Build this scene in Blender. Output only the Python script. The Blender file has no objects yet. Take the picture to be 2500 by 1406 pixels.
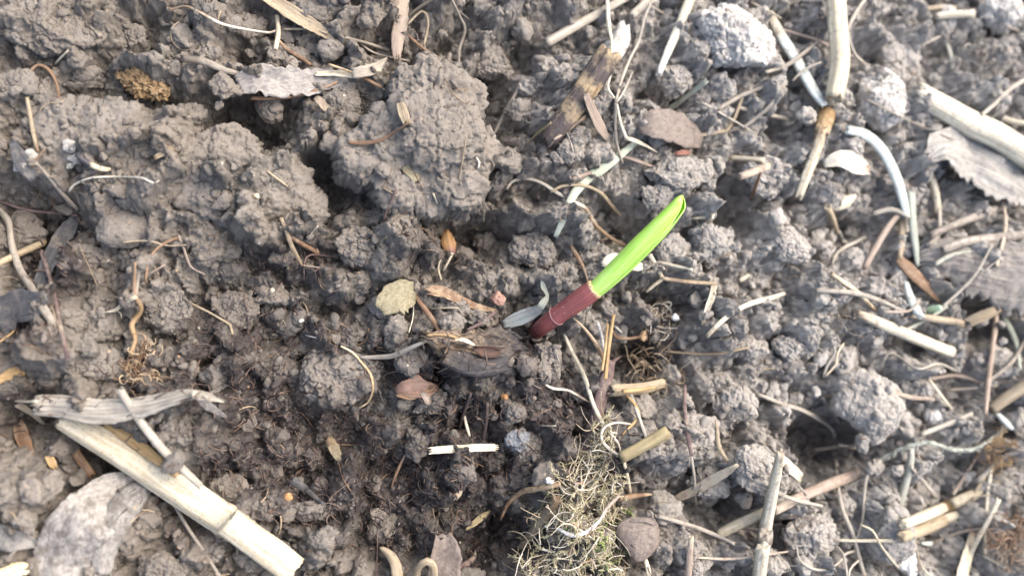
import bpy, bmesh, math, random
import numpy as np
from mathutils import Vector, Matrix

random.seed(7)
rng = np.random.default_rng(11)
S = 5.6e-5            # metres per unit; all the sizes below are written in these units (the seedling is about 4 mm thick)

# ------------------------------------------------------------------ camera
HFOV = math.radians(62.0)
TH = math.tan(HFOV / 2)
DIST = 1250.0 / TH
TILT, AZ = math.radians(17), math.radians(205)          # the phone leans over the bed from its lower corner
CAM = np.array([math.sin(TILT) * math.cos(AZ), math.sin(TILT) * math.sin(AZ), math.cos(TILT)]) * DIST
FWD = -CAM / DIST
_up0 = np.array([0.0, 1.0, 0.0])
RGT = np.cross(FWD, _up0); RGT /= np.linalg.norm(RGT)
UPV = np.cross(RGT, FWD)
scene = bpy.context.scene
cd = bpy.data.cameras.new('camera'); cam = bpy.data.objects.new('camera', cd)
scene.collection.objects.link(cam); scene.camera = cam
M = Matrix((RGT.tolist(), UPV.tolist(), (-FWD).tolist())).transposed().to_4x4()
M.translation = Vector((CAM * S).tolist())
cam.matrix_world = M
cd.sensor_fit = 'HORIZONTAL'; cd.angle = HFOV
cd.clip_start = 0.004; cd.clip_end = 50.0
cd.dof.use_dof = True
cd.dof.focus_distance = (DIST - 95) * S
cd.dof.aperture_fstop = 1.0       # replaced below once the focal length is known
APERTURE_MM = 2.1                # entrance pupil of the phone lens
cd.dof.aperture_fstop = cd.lens / APERTURE_MM

# ------------------------------------------------------------------ light
SUN_EL, SUN_AZ = math.radians(55), math.radians(35)     # azimuth counted from +x towards +y
w = bpy.data.worlds.new('World'); scene.world = w; w.use_nodes = True
nt = w.node_tree; nt.nodes.clear()
sky = nt.nodes.new('ShaderNodeTexSky'); sky.sky_type = 'NISHITA'; sky.sun_disc = False
sky.sun_elevation = SUN_EL; sky.sun_rotation = math.radians(90) - SUN_AZ
sky.dust_density = 6.0; sky.air_density = 1.0; sky.ozone_density = 1.0
bg = nt.nodes.new('ShaderNodeBackground'); bg.inputs['Strength'].default_value = 0.15
wo = nt.nodes.new('ShaderNodeOutputWorld')
nt.links.new(sky.outputs[0], bg.inputs[0]); nt.links.new(bg.outputs[0], wo.inputs[0])
sl = bpy.data.lights.new('sun', 'SUN'); sl.energy = 0.95; sl.angle = math.radians(80); sl.color = (1.0, 0.97, 0.92)
so = bpy.data.objects.new('sun', sl); scene.collection.objects.link(so)
sd = Vector((math.cos(SUN_EL) * math.cos(SUN_AZ), math.cos(SUN_EL) * math.sin(SUN_AZ), math.sin(SUN_EL)))
so.rotation_euler = sd.to_track_quat('Z', 'Y').to_euler(); so.location = sd * 0.5
scene.view_settings.view_transform = 'Standard'; scene.view_settings.look = 'None'
scene.view_settings.exposure = 1.6; scene.view_settings.gamma = 1.0
scene.cycles.use_denoising = True
scene.cycles.max_bounces = 5; scene.cycles.diffuse_bounces = 3

# ------------------------------------------------------------------ numpy helpers
def ray(px, py):
    px = np.asarray(px, float); py = np.asarray(py, float)
    return FWD + RGT * (((px - 1250) / 1250 * TH)[..., None]) + UPV * ((-(py - 703) / 1250 * TH)[..., None])
def at(px, py, z):
    """the point of the bed at height z that stands at this spot of the survey photograph; and its scale"""
    d = ray(px, py); t = (np.asarray(z, float) - CAM[2]) / d[..., 2]
    return CAM + d * t[..., None], t / DIST
def proj(P):
    v = P - CAM; dep = v @ FWD
    return 1250 + (v @ RGT) / dep / TH * 1250, 703 - (v @ UPV) / dep / TH * 1250
U32 = np.uint32
def _h(ix, iy, iz, seed):
    h = ix.astype(np.int64).astype(U32) * U32(374761393) + iy.astype(np.int64).astype(U32) * U32(668265263) + iz.astype(np.int64).astype(U32) * U32(2246822519) + U32((seed * 3266489917) & 0xffffffff)
    h = (h ^ (h >> U32(13))) * U32(1274126177); h = (h ^ (h >> U32(16))) * U32(2654435761)
    return h ^ (h >> U32(15))
def _f(h): return (h >> U32(8)).astype(np.float32) / np.float32(1 << 24)
def vnoise(p, seed=0):
    p = np.asarray(p, np.float32); i = np.floor(p); f = p - i; f = f * f * (3 - 2 * f)
    out = 0
    for dx in (0, 1):
        wx = f[:, 0] if dx else 1 - f[:, 0]
        for dy in (0, 1):
            wy = wx * (f[:, 1] if dy else 1 - f[:, 1])
            for dz in (0, 1):
                wz = wy * (f[:, 2] if dz else 1 - f[:, 2])
                out = out + wz * _f(_h(i[:, 0] + dx, i[:, 1] + dy, i[:, 2] + dz, seed))
    return out * 2 - 1
def fbm(p, seed=0, oct=4):
    a, s, t = 1.0, 0, 0
    for k in range(oct):
        s = s + a * vnoise(p * (2.03 ** k), seed + k * 17); t += a; a *= .5
    return s / t
def rfbm(p, seed=0, oct=5):
    """rough broken surface: rounded tops here, sharp creases there"""
    a, s_, t = 1.0, 0, 0; k_ = vnoise(p * .6, seed + 91)
    for k in range(oct):
        v = vnoise(p * (2.05 ** k), seed + k * 17); w_ = np.clip(.5 + k_, 0, 1)
        s_ = s_ + a * (w_ * (1 - 2.4 * np.abs(v)) + (1 - w_) * v * 1.3); t += a; a *= .62
    return s_ / t
def bumps3(p, seed=0):
    """round grains, 0..1"""
    p = np.asarray(p, np.float32); b = np.floor(p - .5); best = np.zeros(len(p), np.float32)
    for dx in (0, 1):
        for dy in (0, 1):
            for dz in (0, 1):
                c = b + np.array([dx, dy, dz], np.float32); h = _h(c[:, 0], c[:, 1], c[:, 2], seed)
                r1 = _f(h); r2 = _f(h * U32(2654435761)); r3 = _f(h * U32(40503) + U32(977)); r4 = _f(h * U32(69069) + U32(1))
                d2 = (p[:, 0] - c[:, 0] - .25 - .5 * r1) ** 2 + (p[:, 1] - c[:, 1] - .25 - .5 * r2) ** 2 + (p[:, 2] - c[:, 2] - .25 - .5 * r3) ** 2
                R = .42 + .4 * r4
                best = np.maximum(best, (.55 + .45 * r2) * np.sqrt(np.maximum(0, 1 - d2 / (R * R))))
    return best
def grains2(x, y, seed):
    """heap of angular grains seen from above (cell size 1): height 0..1 and a random tint per grain"""
    ix = np.floor(x); iy = np.floor(y); best = np.zeros_like(x); tint = np.zeros_like(x)
    for dx in (-1, 0, 1):
        for dy in (-1, 0, 1):
            cx = ix + dx; cy = iy + dy; h = _h(cx, cy, cx * 0, seed)
            r1 = _f(h); r2 = _f(h * U32(2654435761)); r3 = _f(h * U32(40503) + U32(977)); r4 = _f(h * U32(69069) + U32(1))
            ax = x - cx - r1; ay = y - cy - r2
            co, si = np.cos(r3 * 6.28), np.sin(r3 * 6.28)
            e = .75 + .5 * r4
            u = (ax * co + ay * si) * e; v = (-ax * si + ay * co) / e
            R = .38 + .5 * r3 * r4 + .12 * r1
            d2 = .45 * (u * u + v * v) + .55 * np.maximum(np.abs(u), np.abs(v)) ** 2 * 1.25
            cap = np.maximum(0, 1 - d2 / (R * R))
            hh = (.3 + .7 * r4) * (.45 * np.sqrt(cap) + .55 * np.minimum(1, 2.3 * cap)) + np.where(cap > 0, (u * (r2 - .5) + v * (r1 - .5)) * 1.1, 0)
            m = hh > best
            best = np.where(m, hh, best); tint = np.where(m, r2, tint)
    return best, tint
def sstep(a, b, x):
    t = np.clip((x - a) / (b - a), 0, 1); return t * t * (3 - 2 * t)

# ------------------------------------------------------------------ materials
def nodes(name):
    m = bpy.data.materials.new(name); m.use_nodes = True; t = m.node_tree
    return m, t, t.nodes['Principled BSDF']
def N(t, typ, **kw):
    n = t.nodes.new(typ)
    for k, v in kw.items():
        if k in ('operation', 'blend_type', 'data_type', 'attribute_name', 'attribute_type', 'feature', 'distance', 'noise_dimensions', 'clamp_factor', 'use_clamp', 'clamp'):
            setattr(n, k, v)
    return n
def noise(t, vec, scale, detail=4, rough=.55):
    n = t.nodes.new('ShaderNodeTexNoise'); n.inputs['Scale'].default_value = scale; n.inputs['Detail'].default_value = detail; n.inputs['Roughness'].default_value = rough
    t.links.new(vec, n.inputs['Vector']); return n.outputs['Fac']
def math_(t, op, a, b=None, c=None, clamp=False):
    n = t.nodes.new('ShaderNodeMath'); n.operation = op; n.use_clamp = clamp
    for i, v in enumerate((a, b, c)):
        if v is None: continue
        if isinstance(v, (int, float)): n.inputs[i].default_value = v
        else: t.links.new(v, n.inputs[i])
    return n.outputs[0]
def remap(t, v, a, b, c=0., d=1.):
    n = t.nodes.new('ShaderNodeMapRange'); t.links.new(v, n.inputs[0])
    for i, x in enumerate((a, b, c, d)): n.inputs[i + 1].default_value = x
    return n.outputs[0]
def mix(t, f, a, b, mode='MIX'):
    n = t.nodes.new('ShaderNodeMix'); n.data_type = 'RGBA'; n.blend_type = mode; n.clamp_factor = True
    for s, v in ((n.inputs[0], f), (n.inputs[6], a), (n.inputs[7], b)):
        if isinstance(v, (int, float)): s.default_value = v
        elif isinstance(v, tuple): s.default_value = (*v, 1)
        else: t.links.new(v, s)
    return n.outputs[2]
def attr(t, name, kind='GEOMETRY', out='Fac'):
    n = t.nodes.new('ShaderNodeAttribute'); n.attribute_name = name; n.attribute_type = kind; return n.outputs[out]
def both(t, name): return math_(t, 'ADD', attr(t, name), attr(t, name, 'OBJECT'))
def bump(t, h, dist, strength, normal=None):
    n = t.nodes.new('ShaderNodeBump'); n.inputs['Distance'].default_value = dist * S; n.inputs['Strength'].default_value = strength
    t.links.new(h, n.inputs['Height'])
    if normal is not None: t.links.new(normal, n.inputs['Normal'])
    return n.outputs[0]

def soil_material():
    m, t, b = nodes('soil')
    g = t.nodes.new('ShaderNodeNewGeometry'); vm = t.nodes.new('ShaderNodeVectorMath'); vm.operation = 'SCALE'; vm.inputs['Scale'].default_value = 1 / S
    t.links.new(g.outputs['Position'], vm.inputs[0]); P = vm.outputs[0]
    n0 = noise(t, P, 1 / 240, 3); n1 = noise(t, P, 1 / 45, 5, .6); n2 = noise(t, P, 1 / 9, 4, .65); n3 = noise(t, P, 1 / 3.2, 3, .7)
    v = math_(t, 'ADD', math_(t, 'MULTIPLY', n1, .34), math_(t, 'ADD', math_(t, 'MULTIPLY', n2, .36), math_(t, 'MULTIPLY', n3, .30)))
    col = mix(t, remap(t, v, .34, .66), (.120, .107, .092), (.250, .228, .200))
    col = mix(t, math_(t, 'MULTIPLY', remap(t, n0, .42, .62), .5), col, (.185, .158, .128), 'MIX')
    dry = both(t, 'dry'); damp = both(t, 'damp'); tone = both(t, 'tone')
    col = mix(t, math_(t, 'MULTIPLY', dry, remap(t, v, .3, .62, .45, 1.)), col, (.365, .347, .317))  # 'dry' pales the soil for dryness and carries the painted glare too
    dn = math_(t, 'MULTIPLY', damp, remap(t, n1, .32, .5, .6, 1.))
    col = mix(t, math_(t, 'MULTIPLY', dn, 1.0, clamp=True), col, mix(t, remap(t, n2, .4, .6), (.020, .016, .017), (.052, .039, .033)))
    hs = t.nodes.new('ShaderNodeHueSaturation'); t.links.new(col, hs.inputs['Color']); t.links.new(math_(t, 'ADD', tone, 1.0), hs.inputs['Value'])
    # pale mineral grains
    vo = t.nodes.new('ShaderNodeTexVoronoi'); vo.inputs['Scale'].default_value = 1 / 16; t.links.new(P, vo.inputs['Vector'])
    sp = t.nodes.new('ShaderNodeSeparateColor'); t.links.new(vo.outputs['Color'], sp.inputs[0])
    grain = math_(t, 'MULTIPLY', math_(t, 'LESS_THAN', vo.outputs['Distance'], .22), math_(t, 'GREATER_THAN', sp.outputs[0], .955))
    col = mix(t, math_(t, 'MULTIPLY', grain, .75), hs.outputs[0], mix(t, sp.outputs[1], (.45, .42, .36), (.36, .22, .12)))
    t.links.new(col, b.inputs['Base Color'])
    b.inputs['Roughness'].default_value = .93
    t.links.new(remap(t, dn, 0, 1, .18, .55), b.inputs['Specular IOR Level'])
    t.links.new(remap(t, dn, 0, 1, .95, .55), b.inputs['Roughness'])
    n4 = bump(t, n3, 3.6, .9); n4 = bump(t, n2, 5, .5, n4)
    t.links.new(n4, b.inputs['Normal'])
    return m
SOIL = soil_material()

_mats = {}
def fibre(name, c1, c2, c3=None, speck=.0, gloss=.35, stretch=.06, rough=.6, sss=0., bmp=.6, dirt=.25):
    """plant stuff with fibres running along it; c3 is the colour it turns to where the part's 'turn' attribute is 1"""
    if name in _mats: return _mats[name]
    m, t, b = nodes(name)
    f = attr(t, 'fib', out='Vector')
    mp = t.nodes.new('ShaderNodeMapping'); mp.inputs['Scale'].default_value = (1, 1, stretch); t.links.new(f, mp.inputs[0])
    a = noise(t, mp.outputs[0], .17, 5, .68); a2 = noise(t, mp.outputs[0], .6, 2)
    d = noise(t, f, .05, 5, .68); e = noise(t, f, .22, 3, .6)
    v = math_(t, 'ADD', math_(t, 'MULTIPLY', a, .62), math_(t, 'MULTIPLY', d, .38))
    col = mix(t, remap(t, v, .40, .58), c2, c1)
    if c3 is not None: col = mix(t, remap(t, math_(t, 'ADD', math_(t, 'MULTIPLY', attr(t, 'turn'), .8), math_(t, 'MULTIPLY', math_(t, 'SUBTRACT', d, .5), 1.3)), .2, .6), col, c3)
    if dirt: col = mix(t, math_(t, 'MULTIPLY', remap(t, d, .5, .62), dirt), col, (.16, .135, .11))
    if speck:
        col = mix(t, math_(t, 'MULTIPLY', remap(t, e, .62, .70), speck), col, (.05, .04, .03))
    t.links.new(col, b.inputs['Base Color'])
    b.inputs['Roughness'].default_value = rough; b.inputs['Specular IOR Level'].default_value = gloss
    if sss:
        b.inputs['Subsurface Weight'].default_value = sss; b.inputs['Subsurface Radius'].default_value = (.5, .4, .2); b.inputs['Subsurface Scale'].default_value = 10 * S
    n4 = bump(t, a2, 2.0, bmp * .6); n4 = bump(t, a, 4.0, bmp, n4)
    t.links.new(n4, b.inputs['Normal'])
    _mats[name] = m; return m
MAT = dict(
    cream=fibre('cream_straw', (.58, .525, .40), (.37, .31, .205), (.20, .125, .05), speck=.8, dirt=.45),
    pale=fibre('pale_straw', (.62, .575, .455), (.38, .335, .245), (.22, .17, .12), speck=.7, dirt=.5),
    tan=fibre('tan_straw', (.38, .315, .215), (.20, .155, .10), (.13, .085, .05), speck=.6, dirt=.45),
    grey=fibre('grey_straw', (.33, .295, .245), (.17, .148, .12), (.09, .075, .06), speck=.3),
    brown=fibre('brown_stem', (.22, .135, .075), (.10, .058, .036), (.40, .31, .20), speck=.2),
    rust=fibre('rusty_stem', (.25, .15, .085), (.12, .072, .046), (.32, .26, .19), speck=.2, dirt=.45),
    pink=fibre('pinkish_straw', (.33, .265, .215), (.18, .135, .105), (.45, .39, .285), speck=.4, dirt=.4),
    dark=fibre('dark_bark', (.085, .062, .052), (.03, .024, .024), (.36, .27, .15), speck=.3, gloss=.5),
    plum=fibre('plum_stem', (.15, .10, .09), (.065, .045, .045), (.32, .27, .21), speck=.3),
    white=fibre('white_root', (.60, .56, .47), (.38, .34, .27), (.24, .17, .11), dirt=.4),
    bleach=fibre('bleached_blade', (.58, .61, .57), (.30, .34, .315), (.34, .31, .25), dirt=.6, speck=.5, gloss=.15, rough=.8, stretch=.04),
    sage=fibre('sage_blade', (.33, .355, .30), (.20, .22, .18), (.45, .43, .36), dirt=.4),
    gold=fibre('golden_splinter', (.40, .275, .125), (.22, .14, .065), (.15, .09, .05)),
    olive=fibre('olive_stub', (.27, .225, .12), (.15, .12, .065), (.09, .06, .035), speck=.2),
    leaf=fibre('grey_dead_leaf', (.27, .25, .225), (.12, .112, .108), (.05, .05, .06), speck=.35, stretch=.5, gloss=.45, rough=.5),
    tanleaf=fibre('tan_dead_leaf', (.29, .235, .165), (.16, .125, .09), (.36, .20, .08), speck=.2, stretch=.3),
    brownleaf=fibre('brown_dead_leaf', (.19, .155, .13), (.10, .08, .068), (.30, .26, .21), speck=.2, stretch=.6),
    slate=fibre('slate_chip', (.085, .085, .088), (.04, .04, .043), (.26, .25, .22), gloss=.3, rough=.65, dirt=.5),
    amber=fibre('amber_leaf_bit', (.25, .225, .14), (.15, .13, .08), (.16, .11, .06), speck=.3, stretch=.8),
    rot=fibre('rotten_wood', (.235, .175, .115), (.05, .037, .031), (.022, .02, .022), speck=.6, stretch=.3, gloss=.5, bmp=1.),
    cork=fibre('corky_wood', (.36, .25, .13), (.15, .095, .05), (.17, .15, .13), speck=.6, stretch=.3, bmp=1.),
    ash=fibre('ashen_crumb', (.56, .54, .49), (.30, .285, .26), (.15, .13, .115), speck=.5, stretch=1., dirt=.5, bmp=1.),
    pebble=fibre('pebble', (.30, .17, .12), (.17, .10, .08), (.45, .36, .25), stretch=1., gloss=.5),
    ochre=fibre('ochre_pebble', (.42, .24, .10), (.26, .13, .06), (.5, .4, .3), stretch=1.),
    bluestone=fibre('blue_grey_stone', (.17, .185, .20), (.09, .098, .108), (.2, .2, .2), stretch=1., dirt=.5),
    lichen=fibre('lichen', (.58, .62, .54), (.40, .42, .36), (.35, .32, .25), stretch=1.),
    stick=fibre('weathered_stick', (.42, .385, .32), (.22, .195, .16), (.12, .10, .085), speck=.6),
)

# ------------------------------------------------------------------ mesh helpers
COL = scene.collection
def mesh(name, V, F, mat, attrs=None, smooth=True, mats=None, midx=None):
    """V in units relative to the origin, F an (n,4) or (n,3) array or a list of such arrays"""
    me = bpy.data.meshes.new(name)
    Fs = F if isinstance(F, list) else [F]
    Fs = [f for f in Fs if len(f)]
    nl = sum(f.size for f in Fs); nf = sum(len(f) for f in Fs)
    me.vertices.add(len(V)); me.vertices.foreach_set('co', (np.asarray(V, np.float32) * S).ravel())
    me.loops.add(nl); me.loops.foreach_set('vertex_index', np.concatenate([f.ravel() for f in Fs]).astype(np.int32))
    me.polygons.add(nf)
    tot = np.concatenate([np.full(len(f), f.shape[1], np.int32) for f in Fs]); st = np.concatenate([[0], np.cumsum(tot)[:-1]]).astype(np.int32)
    me.polygons.foreach_set('loop_start', st)
    try: me.polygons.foreach_set('loop_total', tot)
    except Exception: pass
    if midx is not None: me.polygons.foreach_set('material_index', np.asarray(midx, np.int32))
    me.update(calc_edges=True)
    me.polygons.foreach_set('use_smooth', np.full(nf, smooth, bool))
    for k, v in (attrs or {}).items():
        v = np.asarray(v, np.float32)
        a = me.attributes.new(k, 'FLOAT_VECTOR' if v.ndim == 2 else 'FLOAT', 'POINT')
        a.data.foreach_set('vector' if v.ndim == 2 else 'value', v.ravel())
    for x in (mats or [mat]): me.materials.append(x)
    return me
def put(name, me, parent=None, loc=(0, 0, 0)):
    o = bpy.data.objects.new(name, me); COL.objects.link(o)
    o.location = [c * S for c in loc]
    if parent is not None: o.parent = parent
    return o
def tag(o, label, cat, group=None):
    o['label'] = label; o['category'] = cat
    if group: o['group'] = group
    return o
def empty(name, loc):
    o = bpy.data.objects.new(name, None); COL.objects.link(o); o.location = [c * S for c in loc]; o.empty_display_size = .002
    return o

# ------------------------------------------------------------------ the soil surface
lo = np.array([1e9, 1e9]); hi = -lo
for cx in (-60, 2560):
    for cy in (-60, 1466):
        for z in (-150, 150):
            p, _ = at(cx, cy, z); lo = np.minimum(lo, p[:2]); hi = np.maximum(hi, p[:2])
lo -= 60; hi += 60
def axis(a, b, step):
    core = np.arange(a, b + step, step)
    out = step; left = []; right = []; x = a; y = core[-1]
    while len(left) < 165:
        out = min(out * 1.09, 8.5) if len(left) < 100 else out * 1.09; x -= out; y += out; left.append(x); right.append(y)
    return np.concatenate([left[::-1], core, right])
STEP = 2.7
gx, gy = axis(lo[0], hi[0], STEP), axis(lo[1], hi[1], STEP)
nx, ny = len(gx), len(gy)
GX, GY = [a.astype(np.float32).ravel() for a in np.meshgrid(gx, gy)]
XY0 = np.stack([GX, GY, GX * 0], 1)
# wide hills (+) and hollows (-): photo spot, radii, turn, height
RELIEF = [
 (480,420,360,150,-18,55),(1060,340,190,180,0,40),(620,330,110,60,10,-150),(560,262,90,40,0,-110),(800,450,45,80,0,-130),(1140,565,110,42,-10,-170),
 (430,560,40,40,0,-40),(290,1120,150,60,-30,-150),(420,1250,120,50,-30,-70),(1180,1340,120,70,20,-170),(1000,1330,120,60,0,-40),(1560,880,80,60,0,-140),(1610,745,85,40,-10,-130),
 (1520,565,70,45,-40,-130),(1290,475,50,36,0,-110),(2010,1085,130,85,-20,-190),(1770,505,40,70,10,-150),(2390,790,110,50,-20,-150),(2440,490,70,60,0,-120),
 (60,525,130,55,-10,-130),(60,1030,110,60,0,-90),(1190,250,45,110,0,-120),(600,130,50,35,0,-90),(1110,90,60,60,0,-80),(1700,1215,130,60,-20,-120),
 (2330,1190,120,70,0,-110),(920,120,90,45,-10,-110),(1280,120,60,60,0,-70),(1640,250,80,50,0,-110),(1920,320,60,50,0,-80),(2300,190,60,80,0,-60),(2060,560,70,40,0,-90),
 (1950,960,50,30,0,-70),(2230,860,70,40,0,-70),(1350,900,60,60,0,-50),(730,1010,200,160,0,-30),(900,1180,330,180,0,-55),(1660,1120,190,120,-15,45),(1420,1260,170,170,0,60),
 (1150,480,110,40,10,-60),(1340,800,40,30,0,-30),(330,230,150,60,0,-30),(90,640,110,100,0,-70),(520,700,130,60,0,-40),(760,780,160,100,0,-45),(2150,780,120,60,0,40),(2350,660,220,120,-15,30),
 (330,60,90,60,0,-40),(620,60,60,60,0,-60),(1900,1300,60,60,0,-80),(2300,1330,140,90,0,-60),(2350,960,120,70,0,-40),(900,420,50,60,0,-60),(880,260,90,50,0,-70)]
H = 26 * fbm(XY0 / 420, 3, 3) + 10 * fbm(XY0 / 120, 5, 3)
for (px, py, rx, ry, rot, amp) in RELIEF:
    if amp < 0: amp *= 1.3
    c, k = at(px, py, amp * .3); a = math.radians(rot)
    dx, dy = GX - c[0], GY - c[1]
    u = (dx * math.cos(a) + dy * math.sin(a)) / (rx * k); v = (-dx * math.sin(a) + dy * math.cos(a)) / (ry * k)
    H += amp * np.exp(-(u * u + v * v) ** 1.3 * 1.1)
TINT = np.zeros_like(H); SPX = np.gradient(gx).astype(np.float32); SPY = np.gradient(gy).astype(np.float32)
far = np.clip((np.maximum(SPX[None, :], SPY[:, None]).ravel() - 12) / 30, 0, 1)
def crumble(H, slope, n_):
    """loose soil slides until no wall is steeper than this"""
    G = H.reshape(ny, nx).copy(); ax = (slope * np.diff(gx)).astype(np.float32)[None]; ay = (slope * np.diff(gy)).astype(np.float32)[:, None]
    for _ in range(n_):
        G[:, 1:] = np.minimum(G[:, 1:], G[:, :-1] + ax); G[:, :-1] = np.minimum(G[:, :-1], G[:, 1:] + ax)
        G[1:] = np.minimum(G[1:], G[:-1] + ay); G[:-1] = np.minimum(G[:-1], G[1:] + ay)
    return G.ravel()
for s, amp, sd_ in ((130, .82, 31), (60, .86, 32), (27, .42, 33), (13, .22, 34)):
    wx = .26 * s * fbm(XY0 / (.42 * s), sd_ + 60, 3); wy = .26 * s * fbm(XY0 / (.42 * s), sd_ + 70, 3)
    g, ti = grains2((GX + wx) / s, (GY + wy) / s, sd_)
    if s == 60: H = crumble(H.astype(np.float32), 1.75, 12)
    H += s * amp * (g - .35) * (1 - far); TINT += (ti - .5) * (.10 if s > 20 else .14)
rug = np.abs(vnoise(XY0 / 21, 43)); H -= 7 * (1 - far) * np.exp(-(rug / .10) ** 2)
H += 9.0 * (1 - far) * rfbm(XY0 / 34, 44, 5) + 2.2 * vnoise(XY0 / 5.4, 41) + .9 * vnoise(XY0 / 3.1, 42)
H = H.astype(np.float32)
# dark rotted humus: photo spot, radii, strength
DAMP = [(620,1010,170,130,.8),(900,1190,300,150,1.),(1130,1080,190,170,1.),(700,1120,230,120,.9),(1000,1240,260,120,1.),(840,1050,150,60,1.),(430,960,160,60,.7),(620,870,120,90,.7),(1330,1010,110,110,.9),(560,860,150,130,.8),(700,640,140,60,.6),(1080,620,120,70,.5),(1000,900,160,90,.7),
        (380,900,120,60,.5),(120,640,90,110,.7),(60,800,90,60,.7),(1180,1320,150,90,.9),(60,1000,90,80,.6),(470,1240,150,90,.5),(300,1110,140,80,.5),(1450,1150,120,100,.6),(760,820,160,90,.55),
        (1640,760,110,60,.5),(1270,900,90,110,.7),(2010,1090,110,70,.55),(1560,880,70,60,.6),(2380,760,90,60,.45)]
def damp_at(px, py):
    d = np.zeros(np.shape(px))
    for (cx, cy, rx, ry, st) in DAMP:
        d = np.maximum(d, min(1.1, st * 1.25) * np.exp(-(((px - cx) / rx) ** 2 + ((py - cy) / ry) ** 2) ** 1.5))
    return d
def dry_glare_at(px, py):  # drier soil and the glare on the bright side, both put into the colour
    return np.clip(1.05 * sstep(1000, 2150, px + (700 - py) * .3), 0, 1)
P0 = np.stack([GX, GY, H], 1)
steep = np.hypot(*np.gradient(H.reshape(ny, nx), gy, gx)).ravel(); steep = np.clip((steep - .5) / 1.2, 0, 1).astype(np.float32)
P0[:, :2] += (steep * 10)[:, None] * np.stack([fbm(P0 / 15, 71, 3), fbm(P0 / 15, 72, 3)], 1)
P0[:, 2] += steep * (6 * fbm(P0 / 22, 74, 3) + 4.5 * bumps3(P0 / 13, 75) + 3 * fbm(P0 / 7, 73, 2))
PX, PY = proj(P0)
bl = .5 + .9 * fbm(XY0 / 60, 61, 4)
dampV = np.clip(damp_at(PX, PY) * (.6 + 1.2 * np.clip(bl, 0, 1)), 0, 1)
dry_glareV = np.clip(dry_glare_at(PX, PY) * (.55 + .8 * np.clip(bl, 0, 1)), 0, .95)
ii = np.arange(nx * ny, dtype=np.int32).reshape(ny, nx)
Q = np.stack([ii[:-1, :-1], ii[:-1, 1:], ii[1:, 1:], ii[1:, :-1]], -1).reshape(-1, 4)
ground = put('ground', mesh('ground', P0, Q, SOIL, dict(tone=TINT, damp=dampV, dry=dry_glareV)))
ground['kind'] = 'structure'; ground['label'] = 'crumbly grey-brown garden soil'
del Q, XY0, wx, wy, rug

# a height map of all that lies on the bed so far, so that whatever comes next rests on it
HS = 5.0
hnx, hny = int((hi[0] - lo[0]) / HS) + 1, int((hi[1] - lo[1]) / HS) + 1
HM = np.full((hny, hnx), -400., np.float32)
def splat(V):
    i = ((V[:, 0] - lo[0]) / HS).astype(int); j = ((V[:, 1] - lo[1]) / HS).astype(int)
    m = (i >= 0) & (i < hnx) & (j >= 0) & (j < hny)
    np.maximum.at(HM, (j[m], i[m]), V[m, 2])
splat(P0)
HG = HM.copy()
def low(g):
    p_ = np.pad(g, 1, mode='edge'); o = g
    for a in range(3):
        for b in range(3): o = np.minimum(o, p_[a:a + g.shape[0], b:b + g.shape[1]])
    return o
def hm(x, y, grid=None, r=0):
    grid = HM if grid is None else grid
    i = np.clip(((np.asarray(x) - lo[0]) / HS).astype(int), 0, hnx - 1); j = np.clip(((np.asarray(y) - lo[1]) / HS).astype(int), 0, hny - 1)
    if r == 0: return grid[j, i].astype(float)
    out = 0; n = 0
    for a in range(-r, r + 1, max(1, r // 2)):
        for b_ in range(-r, r + 1, max(1, r // 2)):
            out = out + grid[np.clip(j + a, 0, hny - 1), np.clip(i + b_, 0, hnx - 1)]; n += 1
    return out / n
def ground_at(px, py, r=4, grid=None):
    z = 0.
    for _ in range(4):
        p, k = at(px, py, z); z = hm(p[0], p[1], grid, r)
    return float(z)

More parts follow.
